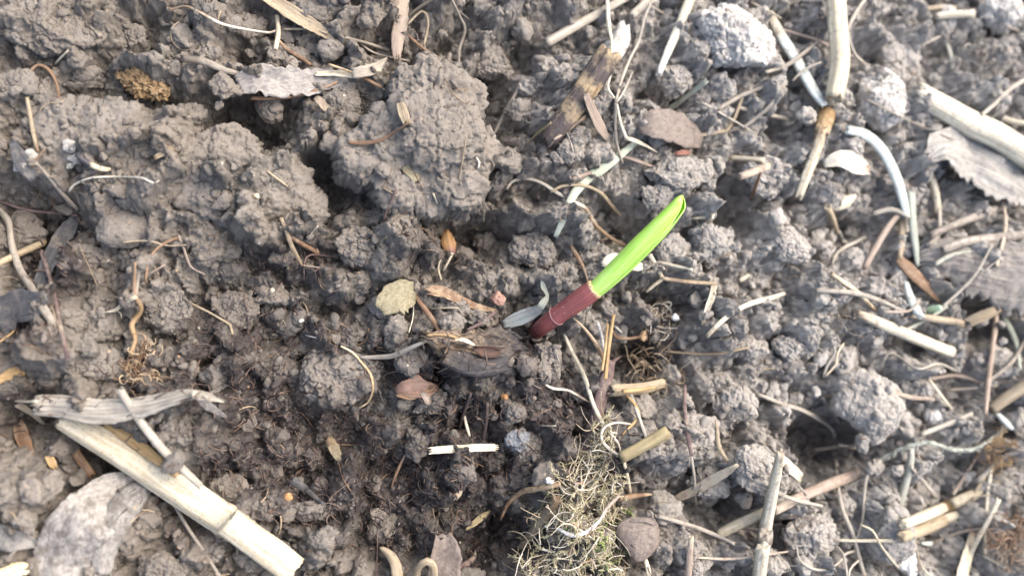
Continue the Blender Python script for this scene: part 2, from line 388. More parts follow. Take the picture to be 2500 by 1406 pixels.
# ------------------------------------------------------------------ clods
_ico = {}
def ico(sub):
    if sub not in _ico:
        bm = bmesh.new(); bmesh.ops.create_icosphere(bm, subdivisions=sub, radius=1)
        V = np.array([v.co for v in bm.verts]); V /= np.linalg.norm(V, axis=1)[:, None]
        F = np.array([[v.index for v in f.verts] for f in bm.faces], np.int32); bm.free(); _ico[sub] = (V, F)
    return _ico[sub]
def star(d, C, R):
    r = np.full(len(d), .05)
    for c, q in zip(C, R):
        dc = d @ c; disc = dc * dc - c @ c + q * q
        r = np.maximum(r, np.where(disc > 0, dc + np.sqrt(np.maximum(disc, 0)), 0))
    return r
def clod(seed, sub, rad, lobes=None, rough=1., cuts=8, lump=1.):
    g = np.random.default_rng(seed); d, F = ico(sub); rad = np.asarray(rad, float); m = float(np.mean(rad))
    if lobes is None:
        C = [np.zeros(3)]; R = [.62]
        for _ in range(9):
            c = g.normal(size=3); c *= g.uniform(.25, .55) / np.linalg.norm(c); C.append(c); R.append(g.uniform(.38, .62))
        r = star(d, C, R)
        for _ in range(cuts + 6):
            n = g.normal(size=3); n /= np.linalg.norm(n); dn = d @ n
            r = np.where(dn > .2, np.minimum(r, g.uniform(.48, .88) / np.maximum(dn, .2)), r)
        p = d * r[:, None] * rad
    else:
        dd = d * rad if rad.min() > 0 else d; dd = dd / np.linalg.norm(dd, axis=1)[:, None]
        p = dd * star(dd, [np.asarray(l[:3], float) for l in lobes], [l[3] for l in lobes])[:, None]
    if m == 0: m = float(np.abs(p).mean())
    o = g.uniform(-500, 500, 3)
    def nrm(p):
        fn = np.cross(p[F[:, 1]] - p[F[:, 0]], p[F[:, 2]] - p[F[:, 0]]); n = np.zeros_like(p)
        for q in range(3):
            for ax in range(3): n[:, ax] += np.bincount(F[:, q], fn[:, ax], len(p))
        return n / (np.linalg.norm(n, axis=1)[:, None] + 1e-9)
    n = nrm(p)
    wob = fbm((p + o) / (.75 * m), seed, 4); p = p + n * (m * .20 * wob)[:, None]
    n = nrm(p)
    q = p + o; q = q + 4.0 * np.stack([vnoise(q / 9, seed + k) for k in (1, 2, 3)], 1)
    h = 0
    for s, a in ((min(40, .5 * m), .15 * lump), (min(15, .3 * m), .06), (min(7, .2 * m), .08)):
        if s > 2.5: h = h + s * a * rough * (bumps3(q / s, seed + int(s)) - .45)
    cr = np.abs(vnoise(q / (.5 * min(m, 60)), seed + 5)); cr2 = np.abs(vnoise(q / 13, seed + 6))
    h = h - rough * min(8, .10 * m) * np.exp(-(cr / .06) ** 2) - rough * min(4.5, .08 * m) * np.exp(-(cr2 / .11) ** 2)
    h = h + rough * min(9, .16 * m) * rfbm(q / min(34, .6 * m), seed + 8) + rough * min(2.0, .06 * m) * vnoise(q / 4.4, seed + 9)
    p = p + n * h[:, None]
    return p, F
def dome(seed, lobes, rough=1., step=2.9):
    L = np.array(lobes, float); x0, y0 = (L[:, :2] - L[:, 3:]).min(0) - 12; x1, y1 = (L[:, :2] + L[:, 3:]).max(0) + 12
    xs, ys = np.arange(x0, x1, step), np.arange(y0, y1, step); X, Y = [a.ravel() for a in np.meshgrid(xs, ys)]
    q = np.stack([X, Y, X * 0], 1) + 700.
    wx, wy = 13 * fbm(q / 55, seed, 3) + 4 * vnoise(q / 11, seed + 3), 13 * fbm(q / 55, seed + 1, 3) + 4 * vnoise(q / 11, seed + 4)
    acc = np.zeros_like(X); best = np.full_like(X, -1e3)
    for (a, b, h, r) in L:
        d2 = ((X + wx - a) ** 2 + (Y + wy - b) ** 2) / (r * r); z = h + .62 * r * np.sqrt(np.maximum(0, 1 - d2 ** 1.5))
        best = np.where(d2 < 1, np.maximum(best, z), best)
    ok = best > -900; Z = np.where(ok, best, L[:, 2].min() - 70)
    G = Z.reshape(len(ys), len(xs))
    for _ in range(2):
        p_ = np.pad(G, 1, mode='edge'); G = (p_[1:-1, 1:-1] * 2 + p_[:-2, 1:-1] + p_[2:, 1:-1] + p_[1:-1, :-2] + p_[1:-1, 2:]) / 6
    p = np.stack([X, Y, G.ravel()], 1); n_ = np.arange(len(X)).reshape(len(ys), len(xs))
    gy_, gx_ = np.gradient(G, step); n = np.stack([-gx_.ravel(), -gy_.ravel(), np.ones(len(X))], 1); n /= np.linalg.norm(n, axis=1)[:, None]
    q = p + 300.; q = q + 4 * np.stack([vnoise(q / 9, seed + k) for k in (1, 2, 3)], 1)
    h = 20 * fbm(q / 75, seed + 2, 3)
    for s, a in ((40, .14), (15, .06), (7, .08)): h = h + s * a * rough * (bumps3(q / s, seed + s) - .45)
    h = h - rough * 9 * np.exp(-(np.abs(vnoise(q / 46, seed + 5)) / .045) ** 2) - rough * 4.5 * np.exp(-(np.abs(vnoise(q / 13, seed + 6)) / .1) ** 2)
    h = h + rough * (10 * rfbm(q / 36, seed + 8) + 2.0 * vnoise(q / 4.4, seed + 9)); p = p + n * h[:, None]; st_ = np.clip((1 - n[:, 2]) * 2.2, 0, 1)[:, None]; p[:, :2] += st_ * 9 * np.stack([fbm(p / 17, seed + 11, 3), fbm(p / 17, seed + 12, 3)], 1)
    F = np.stack([n_[:-1, :-1], n_[:-1, 1:], n_[1:, 1:], n_[1:, :-1]], -1).reshape(-1, 4); F = F[ok[F].any(1)]
    use = np.unique(F); re = np.full(len(X), -1); re[use] = np.arange(len(use)); return p[use], re[F].astype(np.int32)
def place_clod(px, py, rx, ry, rz, rot, lift, label, tone=0., dry=None, damp=None, name='soil_clod', cat='soil clod', mat=None, seed=None, lobes=None, rough=1., cuts=8, lump=1., group=None, sub=None, turn=None):
    z = ground_at(px, py, 5 if rx > 45 else 1); c, k = at(px, py, z)
    seed = seed or int(px * 7 + py)
    big = max(rx, ry) * k
    sub = sub or (7 if big > 150 else 6 if big > 62 else 5 if big > 26 else 4)
    if lobes is not None: lobes = [((a - px) * k, -(b_ - py) * k, h, q * k) for (a, b_, h, q) in lobes]
    V, F = clod(seed, sub, (rx * k, ry * k, rz * k), lobes, rough, cuts, lump) if lobes is None else dome(seed, lobes, rough)
    if lobes is None:
        a = math.radians(rot); R = np.array([[math.cos(a), -math.sin(a), 0], [math.sin(a), math.cos(a), 0], [0, 0, 1]])
        V = V @ R.T
    zc = z + lift * rz * k; c, k2 = at(px, py, zc)
    fib = V.copy(); at_ = dict(fib=fib)
    if turn is not None: at_['turn'] = turn(V / np.array([rx * k, ry * k, rz * k]))
    o = put(name, mesh(name, V, F, mat or SOIL, at_), None, c)
    o['tone'] = float(tone); o['dry'] = float(dry_glare_at(px, py) * .8 if dry is None else dry); o['damp'] = float(damp_at(np.array(px), np.array(py)) * .35 if damp is None else damp)
    tag(o, label, cat, group); splat(V + c)
    return o
G_CL = 'soil clods on the bed'
# photo spot, radii across / along / up, turn, lift, tone, label
L1 = [(1060,235,20,85),(1010,225,10,70),(1115,255,10,75),(1060,330,30,118),(1135,370,10,75),(970,350,0,90),(900,395,-10,72),(1110,440,0,88),(990,445,-10,85),(1050,490,-20,55),(1035,175,15,48)]
place_clod(1050,340,170,190,95,0,.05,'largest rugged grey clod above the seedling with a straw chip stuck in it',.02,lobes=L1,sub=7,group=G_CL,lump=.8)
L2 = [(185,335,-25,88),(290,350,-20,100),(400,395,-15,105),(520,430,-12,110),(620,460,-12,102),(725,495,-20,76),(690,420,-20,76),(560,370,-20,84),(330,440,-20,85),(150,400,-30,60)]
place_clod(450,415,340,150,60,0,-.25,'broad slab of compacted soil with white crumbs on one end',.03,lobes=L2,sub=7,group=G_CL,lump=.7)
CL = [
 (322,552,104,72,52,-8,.15,.02,'smooth egg-shaped clod tucked under the broad soil slab',.35,3),
 (882,600,92,58,55,-8,.30,.08,'lumpy oval clod between the slab and the seedling',1,8),
 (835,915,118,100,62,10,.25,.10,'large lumpy clod with an orange hair lying over it',1,6),
 (1302,612,82,70,58,0,.30,.10,'blocky clod just uphill of the purple sheath',1,8),
 (1185,592,36,34,30,0,.3,.06,'knobbly small clod between the egg-shaped husk and the blocky clod',1,6),
 (120,70,175,115,70,-5,.05,-.02,'massive blunt clod filling the corner above the corky wood chunk',1,7),
 (442,92,62,52,48,-20,.30,.02,'cone-shaped clod beside the thin curved root at the top edge',.8,10),
 (333,103,46,44,38,0,.30,.0,'round clod with an orange fleck next to the cone-shaped clod',.8,6),
 (1785,105,108,108,80,15,.40,.5,'big pale sun-bleached clod studded with crumbs, at the top of the bed',1.2,7),
 (2150,235,84,80,72,0,.45,.5,'round whitish clod leaning on the tall straw',1.1,6),
 (2445,40,78,52,55,10,.45,.65,'chalky clod at the upper corner beside a short cream stick',1.1,7),
 (1665,425,118,62,34,12,.25,.04,'flat clod with a scalloped edge behind the seedling tip',1,6),
 (2130,1000,122,105,75,0,.25,.10,'large rounded clod above the lichen-covered twig',.9,7),
 (2185,1300,72,98,62,25,.45,-.05,'dark smooth stone-like clod with a white patch below it',.5,5),
 (1985,1310,96,84,60,0,.35,.08,'crumbly clod between the weathered pole stick and the long root',1,8),
 (1738,592,68,62,52,0,.30,.10,'crumbly clod beside the green leaf near the bent straw',1,8),
 (1795,990,60,62,50,0,.30,.12,'smooth rounded clod under the long rootlet',.7,5),
 (1850,1150,78,76,52,0,.25,.14,'pale clod below the white chip of straw',.9,6),
 (1998,722,46,62,46,10,.40,.04,'pear-shaped smooth clod downhill of the thin golden stick',.6,4),
 (1835,850,58,44,40,0,.3,.12,'crumbly clod downhill of the long pale bent stem',1,7),
 (1930,850,62,48,40,20,.25,.14,'pale crumbly clod under the cream stick',1,7),
 (1335,878,52,66,46,15,.35,.10,'upright clod at the foot of the seedling beside the forked stem',1,8),
 (1100,795,44,36,34,0,.35,.06,'small clod just above the rotten wood chunk',1,6),
 (1112,748,52,34,34,-20,.3,.05,'flattened clod beside the reddish splinter',1,6),
 (968,815,46,50,42,0,.35,.06,'small lump under the white hair',1,7),
 (1010,880,50,56,42,0,.25,.08,'lump under the grey twig beside the rotten wood',1,7),
 (938,742,52,36,32,-15,.3,.04,'clod that the pale green leaf scrap lies against',1,6),
 (1207,158,72,62,50,0,.2,.0,'soft rounded clod at the top between the two straw bundles',.8,6),
 (1330,170,50,46,40,0,.3,.02,'round clod below the cut end of the slanting stick',.8,6),
 (1266,268,50,48,44,0,.25,.0,'grey clod in the hollow beside the dark bark stick',.8,6),
 (1388,370,44,36,34,0,.3,.02,'small clod in the angle below the dark bark stick',.8,5),
 (1240,392,52,40,30,0,.1,-.03,'flat blue-grey clod with a white grain at the flank of the largest clod',.5,5),
 (1290,1088,56,50,36,0,.25,.0,'bluish clod near the purple forked stem',.8,6),
 (1252,1000,50,48,40,0,.35,.05,'clod with a yellow grain beside the ochre pebble',1,7),
 (1025,1080,54,48,40,0,.35,.04,'clod beside the end of the pale straw chip',1,7),
 (1128,1150,46,44,40,0,.35,.0,'ball-shaped dark clod beneath the pale straw chip',1,4),
 (1055,985,66,44,38,0,.2,-.02,'clod under the red-brown leaf flake',1,7),
 (535,912,52,62,40,0,.2,.08,'upright clod beside the dark fibrous litter',.9,6),
 (228,895,98,56,36,-10,.15,.02,'broad flat clod above the torn straw sheath',.6,5),
 (112,1185,50,62,42,-30,.35,.0,'oblong clod in the hollow below the torn straw sheath',.8,8),
 (62,1275,38,38,34,0,.35,.06,'small pale clod beside the slate-grey leaf edge',.9,7),
 (235,1395,58,44,40,0,.3,.04,'clod lying on the foot of the curled grey leaf',.9,7),
 (350,1255,62,52,36,0,.2,.0,'clod under the stem of the curled grey leaf',.9,7),
 (400,1390,80,44,40,0,.2,.02,'crumbly clod at the lower edge beside the thick cream stalk',1,8),
 (760,1245,66,38,36,10,.35,.04,'clod below the slate chip and the ochre pebble',.8,6),
 (655,1360,90,50,36,0,.2,.03,'low clod beyond the broken end of the thick cream stalk',.8,6),
 (560,1190,56,46,36,0,.3,-.02,'clod between the thin straw and the slate chip',.9,7),
 (790,1320,50,44,36,0,.25,.02,'lumpy clod at the lower edge beside the curled tan strip',.9,7),
 (940,1290,60,50,36,0,.2,.0,'clod in the dark humus behind the curled tan strip',.9,7),
 (760,40,60,52,42,0,.25,-.02,'clod under the tan straw blade at the top edge',.8,6),
 (905,30,46,44,38,0,.3,.0,'clod between the tan straw blade and the upright pale straw',.8,6),
 (700,150,80,56,40,10,.2,-.02,'clod beneath the short upright straw bit',.8,7),
 (600,60,56,50,38,0,.2,-.02,'clod under the thin curved root',.8,7),
 (220,190,54,44,40,0,.25,-.04,'clod beside the corky wood chunk',.8,7),
 (45,205,60,56,40,0,.2,-.02,'clod below the massive blunt corner clod',.8,7),
 (545,215,44,40,34,0,.3,.0,'clod at the tip of the long grey leaf stalk',.8,7),
 (470,280,50,42,34,0,.25,-.02,'angular clod beside the broad soil slab',.8,9),
 (660,265,44,52,38,0,.25,-.02,'clod in the deep gap above the broad soil slab',.8,7),
 (830,260,60,70,40,0,.15,-.06,'shaded clod against the flank of the largest clod',.8,6),
 (60,570,66,62,44,0,.2,.02,'clod under the soil-coated root',.7,6),
 (215,620,52,40,36,0,.25,-.02,'clod below the egg-shaped clod',.8,6),
 (500,620,52,42,36,0,.25,-.02,'clod at the kink of the thin hooked root',.8,7),
 (570,760,72,60,38,0,.15,.0,'clod beside the bent tan rootlet',.9,7),
 (420,760,70,60,34,0,.15,-.02,'low clod beside the forked orange root',.8,6),
 (660,720,54,42,34,0,.25,.0,'clod in the dark litter uphill of the large lumpy clod',.9,7),
 (880,690,46,34,30,0,.3,.0,'small clod under the lumpy oval clod',.9,7),
 (1372,662,40,36,26,0,.1,.02,'clod beside the sheath rim of the seedling',.9,7),
 (1500,812,46,38,30,0,.05,.0,'clod in the shade of the seedling beside the hollow',.9,7),
 (1600,480,60,48,38,0,.2,.02,'clod under the crossing brown rootlets',.9,7),
 (1640,620,58,48,36,0,.2,.04,'clod under the bent straw behind the leaf',.9,7),
 (1650,190,64,58,46,0,.25,.08,'clod under the speckled slanting stick',.9,7),
 (1870,430,74,70,44,0,.2,.08,'clod with short pinkish straws on it',.9,7),
 (1930,600,60,56,40,0,.25,.06,'clod between the reddish twig and the tall straw foot',.8,6),
 (2190,150,66,70,40,0,.2,.08,'smooth pale clod behind the round whitish clod',.6,5),
 (1700,1060,90,70,40,0,.2,.12,'cracked pale clod beside the thin dark twig',.8,5),
 (1560,1000,54,50,38,0,.2,.06,'clod behind the hollow tan stub',.8,7),
 (1740,1180,70,52,38,0,.2,.10,'clod below the cracked pale clod',.8,7),
 (1620,1240,60,50,36,0,.15,.04,'clod behind the golden straw beside the moss',.8,7),
 (1700,1370,72,52,42,0,.25,.06,'clod at the lower edge beside the round brown seed scale',.8,7),
 (2060,870,52,44,36,0,.25,.10,'clod beside the looped pale rootlets',.9,7),
 (2240,940,60,46,36,0,.25,.10,'clod between the large rounded clod and the cream stick',.8,7),
 (2420,880,66,52,40,0,.25,.14,'pale clod beneath the broken brown straw',.7,6),
 (2085,640,60,50,36,0,.2,.04,'clod behind the bent grey twig',.7,6),
 (2260,1200,66,46,36,0,.15,.06,'flat clod behind the slanting green-grey stem',.7,6),
 (1338,810,22,16,20,0,.8,.04,'small crumbly clod packed under the foot of the purple sheath',1,8),
 (1303,818,22,18,24,0,1.1,.02,'small clod pressed against the buried foot of the purple sheath',1,8),
 (1288,785,20,18,16,0,.4,.0,'small dark clod under the limp pale leaf at the sheath foot',1,8),
]
for (px, py, rx, ry, rz, rot, lift, tone, label, rough, cuts) in CL:
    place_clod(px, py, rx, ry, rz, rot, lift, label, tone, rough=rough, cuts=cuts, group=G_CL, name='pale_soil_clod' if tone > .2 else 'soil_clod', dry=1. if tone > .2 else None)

# crumbs one can still tell apart
AX0, AX1 = np.array([1325., 795.]), np.array([1680., 480.])
def near_seedling(px, py, r=52):
    p = np.array([px, py], float); t = np.clip(np.dot(p - AX0, AX1 - AX0) / np.dot(AX1 - AX0, AX1 - AX0), 0, 1)
    return np.linalg.norm(p - AX0 - t * (AX1 - AX0)) < r
CR = []
for v in range(10):
    V, F = clod(900 + v, 4, (28, 24 + rng.uniform(-4, 4), 20), rough=.9, cuts=int(rng.integers(4, 11)))
    CR.append((V, mesh('soil_crumb', V, F, SOIL)))
n = 0; tries = 0
while n < 265 and tries < 5000:
    tries += 1
    px, py = rng.uniform(-40, 2540), rng.uniform(-40, 1446); r = float(np.clip(14 * rng.uniform(.02, 1) ** -.42, 14, 50))
    if near_seedling(px, py): continue
    zg = ground_at(px, py, 2, HG); z = ground_at(px, py, 2)
    if z - zg > 22 and rng.uniform() < .8: continue
    c, k = at(px, py, z + r * .25); V, me = CR[int(rng.integers(10))]
    o = put('soil_crumb', me, None, c); q = r * k / 26
    rot = Matrix.Rotation(rng.uniform(0, 6.28), 3, 'Z') @ Matrix.Rotation(rng.uniform(-.6, .6), 3, 'X')
    o.rotation_euler = rot.to_euler(); o.scale = (q, q, q)
    o['tone'] = float(rng.uniform(-.12, .16)); o['dry'] = float(dry_glare_at(px, py) * rng.uniform(.5, 1.2)); o['damp'] = float(damp_at(np.array(px), np.array(py)) * rng.uniform(.1, .9))
    tag(o, 'small rounded grey-brown crumb lying loose on the soil', 'soil crumb', 'loose soil crumbs')
    splat((V * q) @ np.array(rot).T + c); n += 1

# the fine crumbs and grit nobody could count
def scatter(name, count, size, base, kindlab, region=None, tone=(-.15, .1), power=1.6, sub=1, mat=None, embed=.3, dampk=.8):
    Vs = []
    for v in range(8):
        d, F = ico(sub); g = np.random.default_rng(base + v)
        r = star(d, [g.normal(size=3) * .28 for _ in range(6)], g.uniform(.5, .8, 6))
        for _ in range(9):
            n_ = g.normal(size=3); n_ /= np.linalg.norm(n_); dn = d @ n_; r = np.where(dn > .25, np.minimum(r, g.uniform(.45, .8) / np.maximum(dn, .25)), r)
        Vs.append(d * (r * (1 + .10 * g.normal(size=len(d))))[:, None] * g.uniform(.75, 1.25, 3))
    px, py = rng.uniform(-60, 2560, count), rng.uniform(-60, 1466, count)
    if region is not None:
        k_ = region(px, py) > rng.uniform(0, 1, count); px, py = px[k_], py[k_]; count = len(px)
    r = size[0] * (size[1] / size[0]) ** (rng.uniform(0, 1, count) ** power)
    p, k = at(px, py, np.zeros(count)); z = hm(p[:, 0], p[:, 1], low(HM)); m = (z > -380) & ((z - hm(p[:, 0], p[:, 1], low(HG)) < 18) | (rng.uniform(0, 1, count) < .3)); p, k, z, r = p[m], k[m], z[m], r[m]; count = len(r)
    r = r * k; p[:, 2] = z + r * embed; px, py = proj(p)
    qn = rng.normal(size=(count, 4)); qn /= np.linalg.norm(qn, axis=1)[:, None]; a, b, c, d_ = qn.T
    R = np.stack([1 - 2 * (c * c + d_ * d_), 2 * (b * c - a * d_), 2 * (b * d_ + a * c), 2 * (b * c + a * d_), 1 - 2 * (b * b + d_ * d_), 2 * (c * d_ - a * b), 2 * (b * d_ - a * c), 2 * (c * d_ + a * b), 1 - 2 * (b * b + c * c)], 1).reshape(-1, 3, 3)
    F = ico(sub)[1]; nv = len(Vs[0]); W = np.stack(Vs)[rng.integers(0, 8, count)]
    X = np.einsum('nij,nvj->nvi', R, W * r[:, None, None]) + p[:, None, :]
    FF = (F[None] + (np.arange(count) * nv)[:, None, None]).reshape(-1, 3).astype(np.int32)
    rp = lambda v: np.repeat(v, nv)
    o = put(name, mesh(name, X.reshape(-1, 3), FF, mat or SOIL, dict(tone=rp(rng.uniform(*tone, count)), dry=rp(dry_glare_at(px, py) * rng.uniform(.3, .9, count)), damp=rp(np.clip(damp_at(px, py) * rng.uniform(.2, 1.2, count) * dampk, 0, 1)), fib=np.repeat(rng.uniform(-900, 900, (count, 3)), nv, 0) + X.reshape(-1, 3))))
    o['kind'] = 'stuff'; o['label'] = kindlab
    return X
X = scatter('soil_crumbs', 8200, (5, 17), 300, 'fine loose crumbs of soil', sub=2, power=2.6, embed=.2)
splat(X.reshape(-1, 3)[::3])
scatter('soil_grit', 42000, (2.2, 6), 400, 'grit and dust-fine crumbs of soil', sub=1, power=1.5, tone=(-.22, .2), embed=.05)

# ------------------------------------------------------------------ straws, roots, leaves
def spline(pts, step=9.):
    P = np.array([list(p)[:3] + [p[3] if len(p) > 3 else 0.] for p in pts], float)
    if len(P) == 2: P = np.array([P[0], P[0] * .66 + P[1] * .34, P[0] * .33 + P[1] * .67, P[1]])
    Q_ = np.vstack([2 * P[0] - P[1], P, 2 * P[-1] - P[-2]]); out = []
    for i in range(1, len(Q_) - 2):
        a, b, c, d = Q_[i - 1], Q_[i], Q_[i + 1], Q_[i + 2]
        n_ = max(2, int(np.linalg.norm((c - b)[:2]) / step))
        for t in np.arange(n_) / n_:
            out.append(.5 * (2 * b + (c - a) * t + (2 * a - 5 * b + 4 * c - d) * t * t + (3 * b - a - 3 * c + d) * t ** 3))
    out.append(Q_[-2]); return np.array(out)
def poly(pts, step=9.):
    P = np.array([list(p)[:3] + [p[3] if len(p) > 3 else 0.] for p in pts], float); out = []
    for a, b in zip(P[:-1], P[1:]):
        n_ = max(2, int(np.linalg.norm((b - a)[:2]) / step)); out += [a + (b - a) * t for t in np.arange(n_) / n_]
    return np.array(out + [P[-1]])
def lay(pts, mode='stiff', lift=.55, q=.82, kink=False, step=9.):
    """carry a stem over whatever lies under it: stiff ones rest as a straight piece, limp ones follow the lumps"""
    A = (poly if kink else spline)(pts, step); px, py, w_, dz = A.T; z = np.zeros(len(A))
    s = np.concatenate([[0], np.cumsum(np.hypot(np.diff(px), np.diff(py)))])
    for it in range(5):
        p, k = at(px, py, z); rad = w_ * k / 2
        h = hm(p[:, 0], p[:, 1], None, 1)
        if mode == 'stiff':
            B = np.stack([np.ones_like(s), s / s[-1]], 1); co = np.linalg.lstsq(B, h, rcond=None)[0]; f = B @ co
            z = f + np.quantile(h - f, q) + rad.mean() * lift + dz
        else:
            sg = 26. if mode == 'limp' else 60.
            W = np.exp(-((s[:, None] - s[None]) / sg) ** 2); W /= W.sum(1)[:, None]
            sm = W @ h; va = np.sqrt(np.maximum(W @ (h * h) - sm * sm, 0)); va = W @ va
            z = sm + va * (q if q != .82 else .75) + rad * lift + dz
    p, k = at(px, py, z)
    return p, w_ * k / 2, s
def frames(P):
    T = np.gradient(P, axis=0); T /= np.linalg.norm(T, axis=1)[:, None] + 1e-9
    up = np.array([0, 0, 1.]); Sd = np.cross(T, up); Sd /= np.linalg.norm(Sd, axis=1)[:, None] + 1e-9
    return T, Sd, np.cross(Sd, T)
def tube_geo(P, R, sides=10, flat=1., rib=.05, ribs=5, rough=.04, seed=0, open_end=(True, True), fray=.25, hollow=.0, turn=None):
    g = np.random.default_rng(seed + 1); T, Sd, Up = frames(P); n_ = len(P)
    ph = np.arange(sides) / sides * 2 * np.pi
    s = np.concatenate([[0], np.cumsum(np.linalg.norm(np.diff(P, axis=0), axis=1))])
    Rm = max(R.mean(), .1)
    prof = 1 + rib * np.cos(ph * ribs + g.uniform(0, 6)) + rib * .6 * np.cos(ph * (ribs + 3) + g.uniform(0, 6))
    q = np.stack([np.repeat(s / (Rm * 5) + seed % 97, sides), np.tile(np.cos(ph) * 1.3, n_), np.tile(np.sin(ph) * 1.3, n_)], 1)
    nz = (1 + rough * 2.2 * fbm(q, seed, 3)).reshape(n_, sides)
    rr = R[:, None] * prof[None] * nz
    V = P[:, None] + rr[..., None] * (np.cos(ph)[None, :, None] * Sd[:, None] + flat * np.sin(ph)[None, :, None] * Up[:, None])
    if fray:
        for e, sg in ((0, -1), (n_ - 1, 1)):
            V[e] += T[e] * (sg * R[e] * fray * g.uniform(-1, 1.3, sides))[:, None]
    rows = [V.reshape(-1, 3)]; fib = [np.stack([np.tile(np.cos(ph) * Rm, n_), np.tile(np.sin(ph) * Rm, n_), np.repeat(s, sides)], 1)]
    tv = np.zeros(n_) if turn is None else np.interp(np.linspace(0, 1, n_), *zip(*turn)); tu = [np.repeat(tv, sides)]
    ii_ = np.arange(n_ * sides).reshape(n_, sides); jn = np.roll(ii_, -1, 1)
    Qd = [np.stack([ii_[:-1], jn[:-1], jn[1:], ii_[1:]], -1).reshape(-1, 4)]; base = n_ * sides; Tr = []
    for e, sg in ((0, -1), (n_ - 1, 1)):
        c = P[e]; prev = ii_[e]
        for shr, dep in ((.72, .0), (.6, hollow), ):
            if shr == .6 and not hollow: continue
            ring = c + (V[e] - c) * shr - T[e] * sg * dep * R[e]; idx = base + np.arange(sides); base += sides
            rows.append(ring); fib.append(np.stack([np.cos(ph) * Rm * shr, np.sin(ph) * Rm * shr, np.full(sides, s[e])], 1)); tu.append(np.full(sides, tv[e] + (.55 if hollow and shr == .6 else .1)))
            a, b = (prev, idx); Qd.append(np.stack([a, np.roll(a, -1), np.roll(b, -1), b], -1) if sg > 0 else np.stack([np.roll(a, -1), a, b, np.roll(b, -1)], -1)); prev = idx
        rows.append((c - T[e] * sg * (hollow + .05) * R[e])[None]); fib.append(np.array([[0, 0, s[e]]])); tu.append(np.array([tv[e] + (.6 if hollow else .1)]))
        ce = base; base += 1
        t3 = np.stack([prev, np.roll(prev, -1), np.full(sides, ce)], -1); Tr.append(t3 if sg > 0 else t3[:, [1, 0, 2]])
    off = np.array([seed * 13.7 % 700, seed * 7.3 % 700, seed * 3.1 % 700])
    return np.vstack(rows), [np.vstack(Qd).astype(np.int32), np.vstack(Tr).astype(np.int32)], dict(fib=np.vstack(fib) + off, turn=np.clip(np.concatenate(tu), 0, 1))
def ribbon_geo(P, L, R, thick=2.5, curl=0., wrinkle=.0, ragged=.0, seed=0, cols=11, roll=0., ribs=0., turn=None, tear=(0, 0)):
    g = np.random.default_rng(seed + 3); T, Sd, Up = frames(P); n_ = len(P); o = g.uniform(-300, 300)
    s = np.concatenate([[0], np.cumsum(np.linalg.norm(np.diff(P, axis=0), axis=1))])
    if roll:
        a = math.radians(roll); Sd, Up = Sd * math.cos(a) + Up * math.sin(a), Up * math.cos(a) - Sd * math.sin(a)
    e = np.linspace(-1, 1, cols); W = np.where(e[None] < 0, L[:, None], R[:, None]) * np.abs(e)[None] * np.sign(e)[None]
    m = .5 * (L + R).mean()
    if ragged:
        nl = 1 + ragged * fbm(np.stack([s / 9, s * 0 + 1.5, s * 0 + o], 1), seed, 3); nr = 1 + ragged * fbm(np.stack([s / 9, s * 0 + 8.5, s * 0 + o], 1), seed + 1, 3)
        W = W * np.where(e[None] < 0, nl[:, None], nr[:, None])
    hgt = curl * m * (e ** 2)[None] + np.zeros((n_, 1)) + ribs * np.cos(e * 14)[None]
    q = np.stack([np.repeat(s, cols) / 45, W.ravel() / 32, np.full(n_ * cols, o)], 1)
    hgt = hgt + wrinkle * fbm(q, seed + 5, 3).reshape(n_, cols) + wrinkle * .22 * fbm(q * 5, seed + 6, 2).reshape(n_, cols)
    ax = np.zeros((n_, cols))
    for end, amt, sg in ((0, tear[0], -1), (n_ - 1, tear[1], 1)):
        if amt:
            k_ = np.clip(1 - np.abs(np.arange(n_) - end) / 4, 0, 1)[:, None]; ax = ax + k_ * sg * amt * g.uniform(-.6, 1, cols)[None]
    top = P[:, None] + W[..., None] * Sd[:, None] + hgt[..., None] * Up[:, None] + ax[..., None] * T[:, None]
    tk = thick * (1 - .6 * np.abs(e) ** 3)
    bot = top - tk[None, :, None] * Up[:, None]
    V = np.concatenate([top.reshape(-1, 3), bot.reshape(-1, 3)]); a = np.arange(n_ * cols).reshape(n_, cols); b = a + n_ * cols
    qd = lambda x: np.stack([x[:-1, :-1], x[:-1, 1:], x[1:, 1:], x[1:, :-1]], -1).reshape(-1, 4)
    st = lambda x, y: np.stack([x[:-1], x[1:], y[1:], y[:-1]], -1)
    F = [qd(a)[:, ::-1], qd(b), st(a[:, 0], b[:, 0])[:, ::-1], st(a[:, -1], b[:, -1]), st(a[0], b[0]), st(a[-1], b[-1])[:, ::-1]]
    fib = np.stack([W.ravel(), np.zeros(n_ * cols), np.repeat(s, cols)], 1) + np.array([o, o * .7, o * .3]); fib = np.vstack([fib, fib])
    tv = np.zeros(n_) if turn is None else np.interp(np.linspace(0, 1, n_), *zip(*turn)); tt = np.repeat(tv, cols)
    return V, np.vstack(F).astype(np.int32), dict(fib=fib, turn=np.concatenate([tt, tt]))
def part(name, geo, mat, parent=None, origin=None):
    V, F, A = geo; origin = V.mean(0) if origin is None else origin
    return put(name, mesh(name, V - origin, F, MAT[mat] if isinstance(mat, str) else mat, A), parent, origin if parent is None else (0, 0, 0))
_sd = [0]
